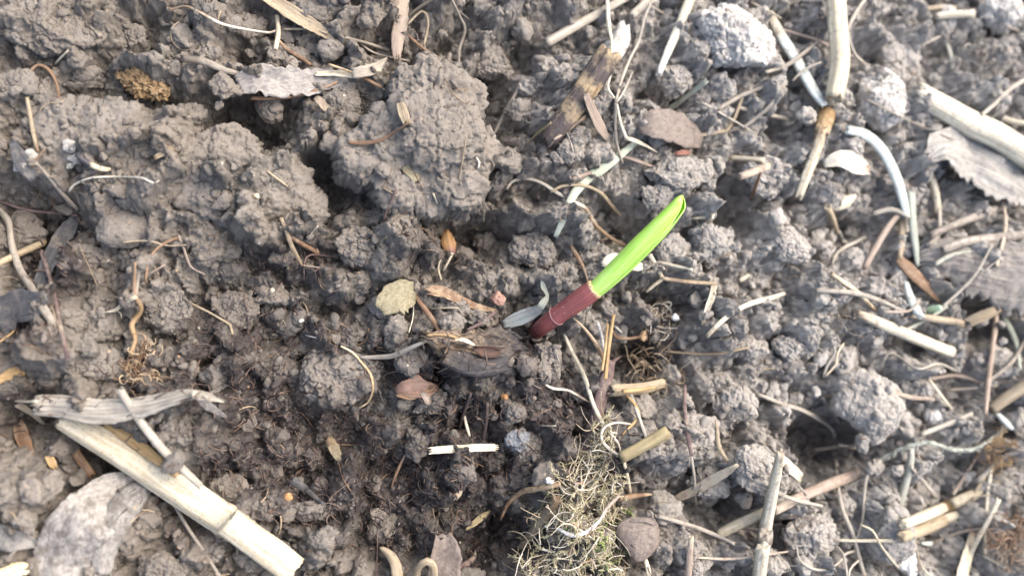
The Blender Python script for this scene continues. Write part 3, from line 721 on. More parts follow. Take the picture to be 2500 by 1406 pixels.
def stalk_geo(pts, mode='stiff', lift=.55, kink=False, sink=None, q=.82, step=9., do_splat=True, **kw):
    _sd[0] += 1; wmax = max(p[2] for p in pts); thin = .92 if wmax > 45 else .8
    pts = [(p[0], p[1], p[2] * thin, *p[3:]) for p in pts]
    P, R, s = lay(pts, mode, lift * .7, q, kink, step); kw.setdefault('flat', .8); kw.setdefault('fray', .45)
    kw.setdefault('sides', 16 if wmax > 40 else 12 if wmax > 18 else 8 if wmax > 9 else 6)
    geo = tube_geo(P, R, seed=_sd[0], **kw)
    if do_splat and wmax > 8: splat(geo[0])
    return geo
def stalk(name, cat, label, mat, pts, group=None, **kw):
    return tag(part(name, stalk_geo(pts, **kw), mat), label, cat, group)
def blade_geo(pts, mode='soft', lift=.15, kink=False, q=.82, step=8., **kw):
    """pts: photo spot, width on one side, width on the other, height"""
    _sd[0] += 1
    kw.setdefault('tear', (4, 4)); kw.setdefault('ragged', .22); kw.setdefault('wrinkle', 2.5)
    A = [(p[0], p[1], p[2] + p[3], p[4] if len(p) > 4 else 0.) for p in pts]
    P, R, s = lay(A, mode, lift, q, kink, step); n_ = len(P)
    Lw = (poly if kink else spline)([(p[0], p[1], p[2]) for p in pts], step)[:, 2]; Rw = (poly if kink else spline)([(p[0], p[1], p[3]) for p in pts], step)[:, 2]
    k = R * 2 / np.maximum(Lw + Rw, .1); geo = ribbon_geo(P, np.maximum(Lw, .2) * k, np.maximum(Rw, .2) * k, seed=_sd[0], **kw)
    splat(geo[0]); return geo
def blade(name, cat, label, mat, pts, group=None, **kw):
    return tag(part(name, blade_geo(pts, **kw), mat), label, cat, group)
def whole(name, cat, label, parts, group=None):
    """a thing of several parts: (part name, geometry, material)"""
    base = np.vstack([g[0] for _, g, _ in parts]); c = base.mean(0); c[2] = base[:, 2].min()
    o = empty(name, c); tag(o, label, cat, group)
    for nm, g, m_ in parts: part(nm, g, m_, o, c)
    return o
def strands(lines, radii, sides=4):
    """many fine threads in one surface"""
    V, F, fb, tn, b = [], [], [], [], 0
    for P, r in zip(lines, radii):
        P = np.asarray(P, float); n_ = len(P); T, Sd, Up = frames(P); ph = np.arange(sides) / sides * 2 * np.pi
        rr = r * np.linspace(1, .45, n_); X = P[:, None] + rr[:, None, None] * (np.cos(ph)[None, :, None] * Sd[:, None] + np.sin(ph)[None, :, None] * Up[:, None])
        V.append(X.reshape(-1, 3)); a = b + np.arange(n_ * sides).reshape(n_, sides); j = np.roll(a, -1, 1); F.append(np.stack([a[:-1], j[:-1], j[1:], a[1:]], -1).reshape(-1, 4)); b += n_ * sides
        u = rng.uniform(-900, 900, 3); fb.append(np.tile(u, (n_ * sides, 1)) + X.reshape(-1, 3) * .3); tn.append(np.full(n_ * sides, rng.uniform(0, 1) ** 1.5))
    return np.vstack(V), np.vstack(F).astype(np.int32), dict(fib=np.vstack(fb), turn=np.concatenate(tn))
def wander(p0, d0, n_, step, curl, gz=0.):
    P = [np.asarray(p0, float)]; d = np.asarray(d0, float); d /= np.linalg.norm(d) + 1e-9; ax = rng.normal(size=3) * curl
    for _ in range(n_):
        d = d + np.cross(ax, d) + rng.normal(size=3) * curl * .5 + np.array([0, 0, gz]); d /= np.linalg.norm(d); P.append(P[-1] + d * step)
    return np.array(P)
# ------------------------------------------------------------------ plant litter, piece by piece
G_S, G_R, G_L = 'straw and dry stems', 'roots and rootlets', 'dead leaves and flakes'
TR_END = [(0, 0), (.75, 0), (1, 1)]; TR_START = [(0, 1), (.3, 0), (1, 0)]
# -- top edge
blade('straw_strip', 'straw', 'split tan straw blade slanting in from the top edge', 'tan', [(630,-20,14,14),(700,25,18,18),(760,62,17,17),(812,98,4,6)], G_S, mode='stiff', thick=5, curl=.35, ribs=1.2, tear=(0,8), turn=[(0,0),(1,.25)], lift=.6)
stalk('straw_bit', 'straw', 'short upright cream straw bit crossing a thin root', 'cream', [(676,38,13),(680,80,15),(672,122,15)], G_S, lift=.9)
stalk('rootlet', 'root', 'thin pale curved root along the top edge', 'white', [(410,28,8),(450,16,8),(482,28,10),(540,58,9),(600,72,8),(660,80,8),(680,70,7)], G_R, mode='soft', turn=[(0,1),(.3,.6),(.55,0),(1,.4)], lift=.9)
stalk('brown_rootlet', 'root', 'brown rootlet sloping from the straw bit to the grey dead leaf', 'brown', [(676,95,11),(700,120,12),(735,142,13),(760,160,12)], G_R, turn=[(0,.6),(1,.1)], mode='soft')
stalk('grass_stalk', 'dry stem', 'pale tan stem lying between two clods at the top', 'tan', [(690,72,9),(760,72,9),(800,82,8)], G_S)
stalk('grass_stalk', 'dry stem', 'grey stem pointing at the upright pale straw', 'grey', [(842,92,10),(890,104,10),(950,124,10)], G_S, lift=1.)
stalk('grass_stalk', 'dry stem', 'thin grey stem lying beneath the grey pointing stem', 'grey', [(880,108,7),(920,132,7),(1000,150,7)], G_S)
blade('straw_strip', 'straw', 'upright pale straw strip with two split ribs at the top edge', 'pink', [(984,-20,17,18),(980,50,17,18),(972,100,14,17),(968,140,10,8)], G_S, mode='stiff', thick=6, curl=-.3, ribs=1.6, turn=[(0,.55),(.5,.3),(1,0)], lift=.8, tear=(0,16))
stalk('straw_bit', 'straw', 'green-grey leaf sliver beside the upright pale straw strip', 'sage', [(925,100,8),(938,82,16),(950,62,6)], G_S)
stalk('grass_stalk', 'dry stem', 'yellowish stem slanting off the upright pale straw strip', 'tan', [(995,42,9),(1030,15,10),(1075,-12,10)], G_S, lift=.9)
stalk('grass_stalk', 'dry stem', 'curved tan stem under the yellowish slanting stem', 'tan', [(995,60,7),(1030,28,8),(1045,55,8),(1035,112,8)], G_S, mode='soft')
stalk('rust_rootlet', 'root', 'reddish rootlet running into the top of the largest clod', 'rust', [(998,88,8),(1025,112,9),(1050,132,8),(1058,142,7)], G_R, mode='soft', lift=.9)
stalk('rootlet', 'root', 'greyish S-shaped root descending behind the largest clod', 'grey', [(1098,-10,9),(1122,40,9),(1135,72,10),(1122,120,9),(1120,160,8)], G_R, mode='soft', lift=1.)
whole('torn_leaf_stalk', 'dead leaf', 'grey torn dead leaf on a long stalk with an orange-brown rib', [
    ('stalk', stalk_geo([(445,142,20),(500,152,26),(545,170,20),(600,186,16)], lift=.8, turn=[(0,1),(.5,.4),(1,0)], do_splat=False), 'grey'),
    ('blade', blade_geo([(582,208,20,26),(620,192,30,44),(680,196,34,44),(740,200,32,36),(800,196,26,26),(862,190,12,26)], thick=4, curl=.18, wrinkle=12, ragged=.5, lift=.55, cols=17), 'leaf'),
    ('rib', stalk_geo([(612,240,13),(668,240,14),(740,230,13),(800,212,11),(824,200,9)], lift=.55, mode='soft', turn=[(0,0),(1,.4)], do_splat=False), 'rust'),
    ('cream_strip', blade_geo([(770,180,4,6),(820,178,7,8),(880,184,8,9),(930,170,5,5)], thick=4, curl=.2, lift=1.), 'cream'),
    ('torn_tip', blade_geo([(862,182,14,10),(900,178,18,12),(925,165,12,8),(944,146,2,2)], thick=3, curl=.6, wrinkle=5, ragged=.3, lift=.5), 'grey')], G_L)
stalk('brown_twig', 'twig', 'thin brown twig lying across the torn grey leaf', 'brown', [(803,158,9),(850,174,9),(890,192,11),(931,214,11)], G_S, lift=1.2, turn=[(0,.8),(.6,.3),(1,0)])
blade('straw_bit', 'straw', 'small brown scrap hanging below the torn grey leaf', 'tanleaf', [(770,238,6,8),(785,252,12,10),(798,272,6,4)], G_L, thick=3, wrinkle=3, ragged=.4)
place_clod(338,200,72,42,34,-18,.45,'corky tan chunk of rotten wood with holes in it','.0' and 0,name='cork_chunk',cat='wood chunk',mat=MAT['cork'],rough=1.6,cuts=7,sub=6,group='rotten wood pieces')
# -- largest clod
blade('straw_chip', 'straw', 'ribbed yellow straw chip stuck upright in the largest clod', 'tan', [(978,252,10,10),(984,275,12,12),(990,300,10,6)], G_S, mode='stiff', thick=6, ribs=2, lift=2.0, tear=(2,9), turn=[(0,.0),(1,.2)])
stalk('rust_rootlet', 'root', 'orange-brown rootlet on the flank of the largest clod', 'rust', [(850,348,10),(890,350,14),(930,342,10),(965,322,8),(1000,298,5)], G_R, mode='limp', lift=.7)
stalk('straw_needle', 'dry stem', 'thin tan needle of straw on the face of the largest clod', 'tan', [(1138,330,6),(1130,385,6),(1120,442,6)], G_S, lift=.8)
stalk('white_rootlet', 'root', 'tiny white curl on the edge of the largest clod', 'white', [(1163,385,6),(1170,398,7),(1167,412,6)], G_R, mode='limp')
blade('leaf_scrap', 'leaf scrap', 'pale olive leaf scrap in the lower face of the largest clod', 'amber', [(988,408,8,10),(1005,425,14,10),(1018,442,8,8)], G_L, thick=3, wrinkle=4, ragged=.4, lift=.5)
stalk('plum_rootlet', 'root', 'dark purple rootlet hanging down from the largest clod', 'plum', [(968,462,9),(955,490,9),(942,520,8),(936,540,7)], G_R, lift=.8)
# -- slab and the edge beside it
stalk('straw_bit', 'straw', 'yellow straw stub standing near the broad soil slab', 'tan', [(66,238,11),(72,275,13),(80,320,13),(92,372,11)], G_S, lift=.9, turn=[(0,0),(.8,.3),(1,1)])
stalk('brown_rootlet', 'root', 'brown arched rootlet below the massive corner clod', 'brown', [(60,190,8),(90,160,9),(118,170,12),(138,205,9),(148,265,7)], G_R, mode='soft')
stalk('straw_needle', 'dry stem', 'tiny pale needle below the massive corner clod', 'cream', [(133,158,7),(150,140,8),(165,125,5)], G_S)
for (px, py, r, lab) in ((172,358,22,'white chalky crumb at the head of the black and cream sprout'),(182,388,16,'second white crumb just below the chalky crumb on the slab'),(172,405,11,'smallest white crumb under the chalky pair on the slab'),(74,378,20,'white crumb on the dark flake near the yellow straw stub'),(64,405,24,'larger white crumb below its twin on the dark flake')):
    place_clod(px, py, r, r * .85, r * .8, 20, .55, lab, name='white_crumb', cat='white crumb', mat=MAT['ash'], rough=1.6, sub=5, cuts=4, group='white crumbs on the slab')
blade('dark_flake', 'dead leaf', 'black pointed flake under the white crumbs', 'slate', [(32,345,4,10),(50,385,16,20),(70,420,18,16),(82,440,4,6)], G_L, thick=3, wrinkle=3)
whole('dead_sprout', 'dry sprout', 'small sprout, black at one end and cream at the other, on the slab', [
    ('stem', stalk_geo([(186,376,15),(205,392,18),(226,404,18),(246,412,17)], turn=[(0,1),(.45,1),(.8,0),(1,0)], lift=.8), 'dark' if 0 else fibre('sprout', (.62, .56, .42), (.42, .36, .24), (.03, .028, .035), gloss=.6, dirt=.1)),
    ('tip', stalk_geo([(244,411,17),(258,414,17),(270,412,9)], lift=.8), 'cream')], 'sprouts')
stalk('white_rootlet', 'root', 'wavy white rootlet lying across the slab', 'white', [(168,468,7),(180,452,9),(215,436,6),(250,432,7),(300,432,5),(345,434,6),(372,446,6),(388,441,4)], G_R, mode='limp', lift=.9)
stalk('grey_rootlet', 'root', 'grey root slanting off the end of the slab', 'grey', [(88,398,7),(125,440,12),(160,482,14),(192,514,12)], G_R, lift=.8)
stalk('grey_rootlet', 'root', 'dark thin root along the hollow beneath the slab', 'plum', [(-10,488,9),(60,512,10),(130,520,9),(190,526,8)], G_R, mode='soft')
blade('straw_chip', 'straw', 'tiny tan straw splinter on the middle of the slab', 'tan', [(378,386,5,5),(400,374,7,6),(420,364,5,5)], G_S, thick=4, lift=.6, ribs=1)
stalk('straw_needle', 'dry stem', 'tan needle stuck in the far end of the slab', 'tan', [(652,418,7),(678,438,8),(702,456,7)], G_S, lift=.9)
# -- lower edge of the slab, humus
stalk('straw_stub', 'straw', 'tan straw stub at the frame edge over the dark gap', 'tan', [(-20,652,22),(40,622,22),(108,592,24)], G_S, lift=.9, hollow=.6)
stalk('dirty_root', 'root', 'thick soil-coated root curving down past the tan straw stub', 'grey', [(-8,505,18),(20,540,18),(28,590,20),(45,650,22),(75,700,24),(110,760,26),(140,800,22)], G_R, mode='soft', rough=.12, turn=[(0,0),(.4,.3),(1,.4)])
stalk('plum_stalk', 'dry stem', 'long straight purple-grey stem with pale joints', 'plum', [(100,612,13),(122,680,13),(140,760,14),(155,830,14),(166,872,15)], G_S, lift=.9, turn=[(0,.5),(.3,.2),(.35,.9),(.4,.2),(.7,.2),(.73,.9),(.78,.2),(1,.3)])
blade('dark_leaf', 'dead leaf', 'wet blackish leaf sheet beside the soil-coated root', 'slate', [(-20,770,30,60),(30,745,34,50),(80,735,26,44),(110,720,8,14)], G_L, thick=3, wrinkle=7, ragged=.3)
blade('dark_leaf', 'dead leaf', 'narrow blackish leaf strip under the purple-grey stem', 'slate', [(95,700,16,12),(130,620,22,20),(165,560,20,18),(190,520,6,6)], G_L, thick=3, wrinkle=6, ragged=.3, turn=[(0,.2),(1,0)])
stalk('straw_splinter', 'straw', 'orange splinter below the wet blackish leaf', 'gold', [(-6,838,8),(20,820,8),(38,804,4)], G_S)
blade('straw_stub', 'straw', 'short orange-tan straw stub at the frame edge', 'gold', [(-20,930,14,14),(30,912,14,14),(64,898,14,13)], G_S, mode='stiff', thick=8, ribs=1.4, lift=.8, tear=(0,5), turn=[(0,.1),(1,0)])
whole('forked_root', 'root', 'orange knotted root with a pale forked branch', [
    ('main_root', stalk_geo([(330,640,8),(328,690,10),(330,722,14),(345,755,14),(322,792,17),(330,830,15),(318,868,12)], mode='limp', lift=.8, rough=.16, turn=[(0,1),(.3,.7),(.5,0),(1,.2)], do_splat=False), fibre('knot_root', (.34, .235, .125), (.19, .125, .07), (.24, .16, .10))),
    ('branch', stalk_geo([(332,724,13),(305,738,12),(280,758,11),(256,762,3)], mode='limp', lift=1., do_splat=False), 'cream'),
    ('branch', stalk_geo([(280,756,5),(294,764,4),(297,776,3)], mode='limp', do_splat=False), 'cream'),
    ('branch', stalk_geo([(332,724,9),(336,690,10),(340,655,9)], mode='limp', lift=.8, do_splat=False), 'grey')], G_R)
stalk('rust_rootlet', 'root', 'arched reddish rootlet above the forked orange root', 'rust', [(355,690,7),(362,640,8),(380,610,8),(410,590,9),(436,580,8)], G_R, mode='soft', lift=1., turn=[(0,.3),(1,.1)])
stalk('rootlet', 'root', 'thin hooked root bent at a sharp corner beside the egg-shaped clod', 'pink', [(436,576,8),(448,605,8),(460,640,8),(470,655,6),(500,670,4)], G_R, mode='soft', lift=1.)
stalk('rootlet', 'root', 'hair-thin tan root running level into the hooked root', 'tan', [(300,592,5),(360,588,5),(410,600,5),(455,598,5)], G_R, mode='limp', lift=1.2)
stalk('bent_rootlet', 'root', 'bent tan rootlet with a rusty end in the open soil', 'tan', [(462,738,6),(510,762,7),(562,792,8),(568,816,8)], G_R, kink=True, lift=1.2, turn=[(0,.3),(.6,0),(1,0)])
stalk('fibrous_root', 'root', 'soil-coated root descending from the end of the slab', 'tan', [(686,532,12),(700,568,13),(712,600,15),(738,650,10)], G_R, mode='soft', lift=.9, rough=.14, turn=[(0,.3),(1,.6)])
stalk('rust_rootlet', 'root', 'knotted orange rootlet beside the lumpy oval clod', 'rust', [(706,575,8),(730,592,15),(760,608,14),(778,620,9),(772,606,7)], G_R, mode='limp', lift=.9, turn=[(0,.4),(.5,0),(1,.5)])
stalk('rootlet', 'root', 'hair root hanging beside the knotted orange rootlet', 'plum', [(742,690,4),(744,640,5),(760,622,5),(825,628,4)], G_R, mode='limp', lift=1.)
stalk('fibre_wisp', 'fibre', 'fine white hair above the lumpy oval clod', 'white', [(748,590,3),(760,570,3),(776,552,3)], G_R, lift=3)
blade('leaf_scrap', 'leaf scrap', 'translucent pale green leaf scrap with a frayed rim', 'amber', [(925,752,16,22),(955,728,34,40),(985,715,34,44),(1010,712,22,34)], G_L, thick=3, curl=.1, wrinkle=7, ragged=.45, lift=.5, cols=15)
stalk('fibre_wisp', 'fibre', 'glossy white hair standing at the edge of the pale green leaf scrap', 'white', [(1010,738,4),(1008,775,4),(998,812,4)], G_R, lift=4)
stalk('fibre_wisp', 'fibre', 'bluish white hair lying in the dark litter', 'bleach', [(745,818,3),(770,824,3),(800,826,3)], G_R, mode='limp', lift=2)
stalk('straw_splinter', 'straw', 'reddish brown splinter pointing down into the humus', 'rust', [(1006,714,12),(1030,745,16),(1055,780,18),(1078,818,12)], G_S, lift=.9, turn=[(0,.2),(1,.0)])
blade('bark_splinter', 'bark', 'torn brown bark splinter lying uphill of the rotten wood chunk', 'brown', [(1046,706,8,14),(1080,712,14,14),(1130,735,10,10),(1180,752,6,8),(1210,756,3,4)], G_S, mode='stiff', thick=6, ribs=1.6, lift=.8, tear=(14,0), turn=[(0,.5),(.6,.2),(1,.6)])
place_clod(1216,730,27,25,22,0,.5,'reddish stone beside the torn bark splinter',name='red_pebble',cat='pebble',mat=MAT['pebble'],rough=.5,sub=5,group='pebbles',turn=lambda v:np.clip(v[:,0]*1.2-.3,0,1))
place_clod(703,1212,13,15,11,0,.5,'ochre pebble at the head of the slate chip',name='ochre_pebble',cat='pebble',mat=MAT['ochre'],rough=.3,sub=4,group='pebbles')
place_clod(1232,970,12,11,10,0,.6,'tiny ochre pebble on the edge of the small grained clod',name='ochre_pebble',cat='pebble',mat=MAT['ochre'],rough=.3,sub=4,group='pebbles')
place_clod(895,797,17,16,13,0,.4,'smooth blue-grey stone half sunk in the humus',name='blue_pebble',cat='pebble',mat=MAT['bluestone'],rough=.15,sub=4,group='pebbles')
place_clod(1262,1075,46,40,26,-20,.2,'flat bluish stone beside the end of the pale straw chip',name='blue_pebble',cat='pebble',mat=MAT['bluestone'],rough=.7,sub=5,group='pebbles')
place_clod(665,708,9,9,8,0,.6,'cream grain of grit in the dark litter',name='grit_grain',cat='pebble',mat=MAT['pale'],rough=.1,sub=3,group='pebbles')
place_clod(735,783,8,7,7,0,.6,'white grain of grit near the fine white hairs',name='grit_grain',cat='pebble',mat=MAT['white'],rough=.1,sub=3,group='pebbles')
place_clod(626,478,10,10,8,0,.6,'yellowish grain of grit on the end of the slab',name='grit_grain',cat='pebble',mat=MAT['cream'],rough=.1,sub=3,group='pebbles')
blade('seed_husk', 'seed husk', 'brown upright bud scale in the gap beside the blocky clod', fibre('bud', (.30, .17, .06), (.16, .08, .035), (.16, .07, .08), gloss=.5), [(1092,560,6,8),(1094,585,20,18),(1098,610,16,14),(1096,632,6,6)], G_L, thick=4, curl=-.5, lift=.6, turn=[(0,0),(.5,.2),(1,1)], ribs=.8)
stalk('white_rootlet', 'root', 'short pale root at the foot of the brown bud scale', 'white', [(1082,662,8),(1094,640,9),(1104,618,10)], G_R, lift=1.)
stalk('rootlet', 'root', 'little yellow curl beside the brown bud scale', 'cream', [(1076,632,5),(1070,655,6),(1078,684,5)], G_R, mode='limp')
# -- rotten wood and the ground below
whole('rotten_wood', 'wood chunk', 'black and tan chunk of rotten wood below the seedling foot', [
    ('wood', blade_geo([(1040,818,8,14,6),(1075,826,22,30,14),(1120,836,30,44,18),(1170,844,40,52,20),(1225,846,50,50,18),(1262,850,40,40,10),(1284,852,16,18,0)], mode='stiff', thick=34, curl=-.4, wrinkle=36, ragged=.5, lift=.62, cols=51, step=4., ribs=2.4, q=.96, tear=(16,14), turn=[(0,0),(.4,.2),(.6,.45),(.75,.6),(1,.85)]), 'rot'),
    ('broken_face', stalk_geo([(1085,868,40,0),(1130,885,56,4),(1180,892,60,6),(1235,884,50,4)], lift=.5, rough=.4, rib=.14, sides=26, flat=.7, q=.9, turn=[(0,.5),(.3,.8),(1,.9)]), 'rot'),
    ('hollow', blade_geo([(1158,850,4,4,12),(1180,856,12,14,12),(1205,860,14,12,12),(1222,858,4,4,12)], thick=4, curl=.6, wrinkle=6, ragged=.4, lift=.6), fibre('rust_rot', (.075, .036, .022), (.03, .018, .015), dirt=0)),
    ('fibre_edge', stalk_geo([(1042,818,8),(1090,818,10),(1130,830,6)], mode='soft', lift=.5, do_splat=False), 'cork'),
    ('pale_sliver', blade_geo([(1110,828,2,2),(1135,830,5,5),(1158,842,2,2)], thick=3, lift=1.4), 'cream')], 'rotten wood pieces')
splat(np.array([at(x, y, ground_at(x, y, 5) + 60)[0] for x in range(1070, 1270, 4) for y in range(812, 900, 4)]))
stalk('dead_stalk', 'dry stem', 'flat grey stem lying uphill of the dark rotten wood chunk', 'grey', [(880,872,8),(915,872,14),(960,868,17),(1000,850,14),(1044,830,10)], G_S, mode='soft', flat=.5, lift=1.)
stalk('dark_rootlet', 'root', 'dark rootlet slanting over the small clod uphill of the rotten wood', 'plum', [(1140,806,9),(1180,785,11),(1212,758,9)], G_R, lift=1.)
stalk('orange_hair', 'root', 'curved orange hair root draped over the large lumpy clod', fibre('hair_root', (.50, .33, .17), (.33, .19, .09), (.66, .52, .32)), [(832,845,6),(860,860,7),(885,888,8),(905,915,8),(910,950,7),(898,982,6),(876,995,5)], G_R, mode='limp', lift=.9, turn=[(0,1),(.4,.3),(.8,.5),(1,1)])
whole('leaf_flake', 'dead leaf', 'crumpled red-brown leaf flake on the dark soil', [
    ('flake', blade_geo([(968,958,8,8),(990,952,22,20),(1020,948,26,22),(1050,950,20,16),(1068,944,4,4)], thick=3, curl=.15, wrinkle=14, ragged=.5, lift=1.), fibre('red_flake', (.27, .16, .11), (.12, .075, .06), (.40, .27, .19), gloss=.45)),
    ('curled_edge', blade_geo([(970,962,3,6),(1000,970,6,6),(1030,962,5,5),(1062,948,3,3)], thick=3, curl=.5, wrinkle=5, lift=1.4), 'rust'),
    ('flap', blade_geo([(1028,958,5,5),(1040,972,12,8),(1046,988,6,4)], thick=2, wrinkle=5, lift=1.2, ragged=.3), 'pink')], G_L)
blade('straw_chip', 'straw', 'pale cream straw chip lying level on the dark humus', 'pale', [(1050,1100,8,8),(1100,1096,9,9),(1160,1093,9,9),(1212,1092,9,9)], G_S, mode='stiff', thick=7, ribs=1.8, lift=1.0, tear=(9,9), ragged=.25)
stalk('straw_chip', 'straw', 'little upright cream sliver above the pale straw chip', 'pale', [(1133,1008,7),(1138,1035,10),(1146,1064,8)], G_S, lift=1.2)
stalk('dark_stick', 'twig', 'black stick beside the little cream sliver', 'dark', [(1178,1072,11),(1186,1035,12),(1190,985,9)], G_S, lift=1.)
stalk('dark_stick', 'twig', 'blackish broken stick above the pale straw chip', 'dark', [(1120,1050,10),(1132,1010,12),(1150,960,10)], G_S, lift=.8)
stalk('rust_rootlet', 'root', 'reddish sliver standing uphill of the ball-shaped dark clod', 'rust', [(955,1190,5),(970,1150,10),(990,1108,5)], G_S, lift=1.2, turn=[(0,0),(1,.6)])
whole('slate_chip', 'wood chip', 'slate-grey tapered chip beside the ochre pebble', [
    ('thick_end', stalk_geo([(712,1172,26),(728,1182,28),(748,1196,24)], flat=.6, lift=1.), 'slate'),
    ('thin_end', stalk_geo([(744,1192,18),(768,1212,15),(790,1230,9)], flat=.6, lift=1.2, turn=[(0,0),(1,.3)]), 'slate')], 'dark chips')
blade('leaf_scrap', 'leaf scrap', 'yellowish rotten leaf scrap in the humus below the large lumpy clod', 'amber', [(802,1068,8,8),(815,1095,14,12),(832,1128,6,8)], G_L, thick=3, wrinkle=5, ragged=.5, turn=[(0,.8),(1,.0)])
blade('leaf_sliver', 'leaf scrap', 'narrow olive leaf sliver over the deep hollow', 'olive', [(1138,1292,2,2),(1160,1274,8,8),(1180,1258,7,7),(1196,1246,2,2)], G_L, mode='stiff', thick=2, curl=.3, lift=1.)
blade('leaf_sliver', 'leaf scrap', 'tan leaf bit below the ball-shaped dark clod', 'tan', [(1112,1220,5,4),(1122,1202,8,7),(1130,1190,3,3)], G_L, thick=3)
whole('white_edged_leaf', 'dead leaf', 'dark folded leaf with a white frayed edge at the lower frame edge', [
    ('blade', blade_geo([(1078,1305,20,16),(1080,1340,44,26),(1074,1380,52,30),(1066,1430,50,30)], thick=3, curl=.25, wrinkle=8, ragged=.15, lift=.9), 'brownleaf'),
    ('frayed_edge', blade_geo([(1092,1308,3,5),(1108,1345,4,6),(1104,1375,5,7),(1088,1412,8,8)], thick=3, wrinkle=4, ragged=.6, lift=1.3), 'white')], G_L)
stalk('rust_rootlet', 'root', 'brown strip standing behind the white frayed leaf edge', 'rust', [(1100,1300,5),(1114,1335,8),(1120,1372,5)], G_R, lift=1.4)
blade('curled_strip', 'dead leaf', 'curled tan strip arching out of the soil at the lower frame edge', 'tan', [(925,1335,5,5),(948,1352,12,10),(965,1378,14,12),(972,1420,14,12)], G_L, thick=3, curl=-.5, lift=1.2)
stalk('loop_root', 'root', 'thick tan root looped like an arch at the lower frame edge', 'tan', [(1015,1425,22,10),(1022,1385,22,50),(1042,1370,24,70),(1058,1382,22,50),(1062,1425,20,10)], G_R, mode='soft', lift=.6)
stalk('dead_stalk', 'dry stem', 'dark torn stem tip rising out of the deep hollow', 'plum', [(1110,1390,14),(1140,1376,20),(1158,1358,12),(1160,1342,4)], G_S, lift=1., turn=[(0,0),(1,.8)])
stalk('fibre_wisp', 'fibre', 'upright hair line at the lower frame edge', 'plum', [(922,1300,3),(921,1350,3),(918,1410,3)], G_R, lift=4)
# -- thick straw in the corner
LEAFBIG = fibre('crusted_leaf', (.40, .375, .335), (.22, .205, .185), (.055, .053, .055), speck=.6, dirt=.6, stretch=.6, bmp=1.)
whole('leaf_curl', 'dead leaf', 'large curled grey leaf with dark blotches under the thick cream stalk', [
    ('blade', blade_geo([(140,1440,60,60,20),(150,1360,66,70,20),(180,1290,66,76,26),(235,1235,60,84,30),(290,1195,48,80,34),(335,1172,22,60,30)], thick=4, curl=-.12, wrinkle=15, ragged=.12, lift=.3, cols=21, turn=[(0,.35),(.3,.5),(.5,.45),(.65,.25),(1,.3)]), LEAFBIG),
    ('folded_flap', blade_geo([(240,1400,22,26),(262,1320,34,30),(300,1250,40,34),(345,1200,34,24),(372,1180,12,8)], thick=4, curl=-.5, wrinkle=8, ragged=.15, lift=.5, cols=15, turn=[(0,.45),(1,.55)]), LEAFBIG)], G_L)
stalk('slender_stalk', 'dry stem', 'long thin brown stem disappearing beneath the thick cream stalk', 'grey', [(425,1230,11),(460,1290,11),(500,1350,12),(545,1420,12)], G_S, lift=1., turn=[(0,.3),(1,.3)])
stalk('slender_straw', 'straw', 'slender grey-tan straw beside the thick cream stalk', 'stick', [(292,950,24),(330,1010,24),(390,1088,27),(440,1140,25),(490,1186,20)], G_S, lift=1.1, q=.78, hollow=.4, turn=[(0,.3),(1,.1)])
_c = stalk_geo([(150,1018,58),(230,1065,66),(320,1115,78),(400,1165,86),(480,1220,84),(560,1276,78)], lift=1.3, flat=.75, rib=.035, ribs=7, rough=.03, q=.95, turn=[(0,.25),(.1,.1),(1,0)], sides=30)
whole('thick_stalk', 'straw', 'thick cream straw stalk with a torn joint, the widest in the bed', [
    ('stem', _c, 'cream'),
    ('stem', stalk_geo([(556,1272,76),(610,1312,76),(665,1352,78),(716,1392,76)], lift=1.0, flat=.72, rib=.05, ribs=5, rough=.03, sides=30, hollow=.3, q=.9, do_splat=False, fray=.1), 'cream'),
    ('node', stalk_geo([(540,1262,82),(562,1277,88),(588,1294,78)], lift=.42, flat=.75, rough=.08, sides=26, q=.5, do_splat=False, turn=[(0,.1),(.5,.55),(1,.3)]), 'cream'),
    ('torn_sheath', blade_geo([(470,1208,4,8),(520,1252,8,26),(565,1285,10,30),(600,1292,4,12),(632,1288,1,2)], thick=3, curl=-.5, wrinkle=5, ragged=.4, lift=.2), 'stick'),
    ('brown_streak', blade_geo([(255,1035,8,8),(300,1062,14,12),(360,1105,14,12),(430,1160,7,8)], thick=3, curl=-.4, lift=.06), 'gold')], G_S)
whole('straw_sheath', 'straw', 'torn grey-tan straw sheath lying across the end of the thick cream stalk', [
    ('sheath', blade_geo([(80,988,24,26),(150,990,27,30),(240,1000,25,36),(330,992,22,30),(400,978,20,20),(450,964,14,16),(480,962,8,10)], mode='stiff', thick=9, curl=-.35, wrinkle=5, ragged=.18, ribs=1.8, lift=.35, q=.9, cols=19, tear=(10,6)), 'stick'),
    ('torn_tip', blade_geo([(470,960,8,10),(505,966,9,12),(545,978,2,4)], mode='stiff', thick=4, wrinkle=6, ragged=.5, lift=1.4, curl=.3), 'stick'),
    ('torn_tip', blade_geo([(486,968,6,10),(520,998,10,10),(556,1020,3,3)], mode='stiff', thick=4, wrinkle=7, ragged=.6, lift=1.2), 'leaf'),
    ('needle', stalk_geo([(30,978,5),(60,980,7),(90,980,9)], lift=3., do_splat=False), 'pale')], G_S)
blade('bark_splinter', 'bark', 'red-brown bark stub in the hollow below the torn straw sheath', 'rust', [(42,1035,14,12),(55,1070,18,16),(72,1108,9,8)], G_S, mode='stiff', thick=8, ribs=1.5, lift=.8, turn=[(0,.6),(.6,.1),(1,0)])
stalk('dead_stalk', 'dry stem', 'dark grey stem leaning out of the hollow beside the red-brown bark stub', 'grey', [(40,985,22),(80,1010,18),(112,1040,10)], G_S, lift=1., flat=.6)
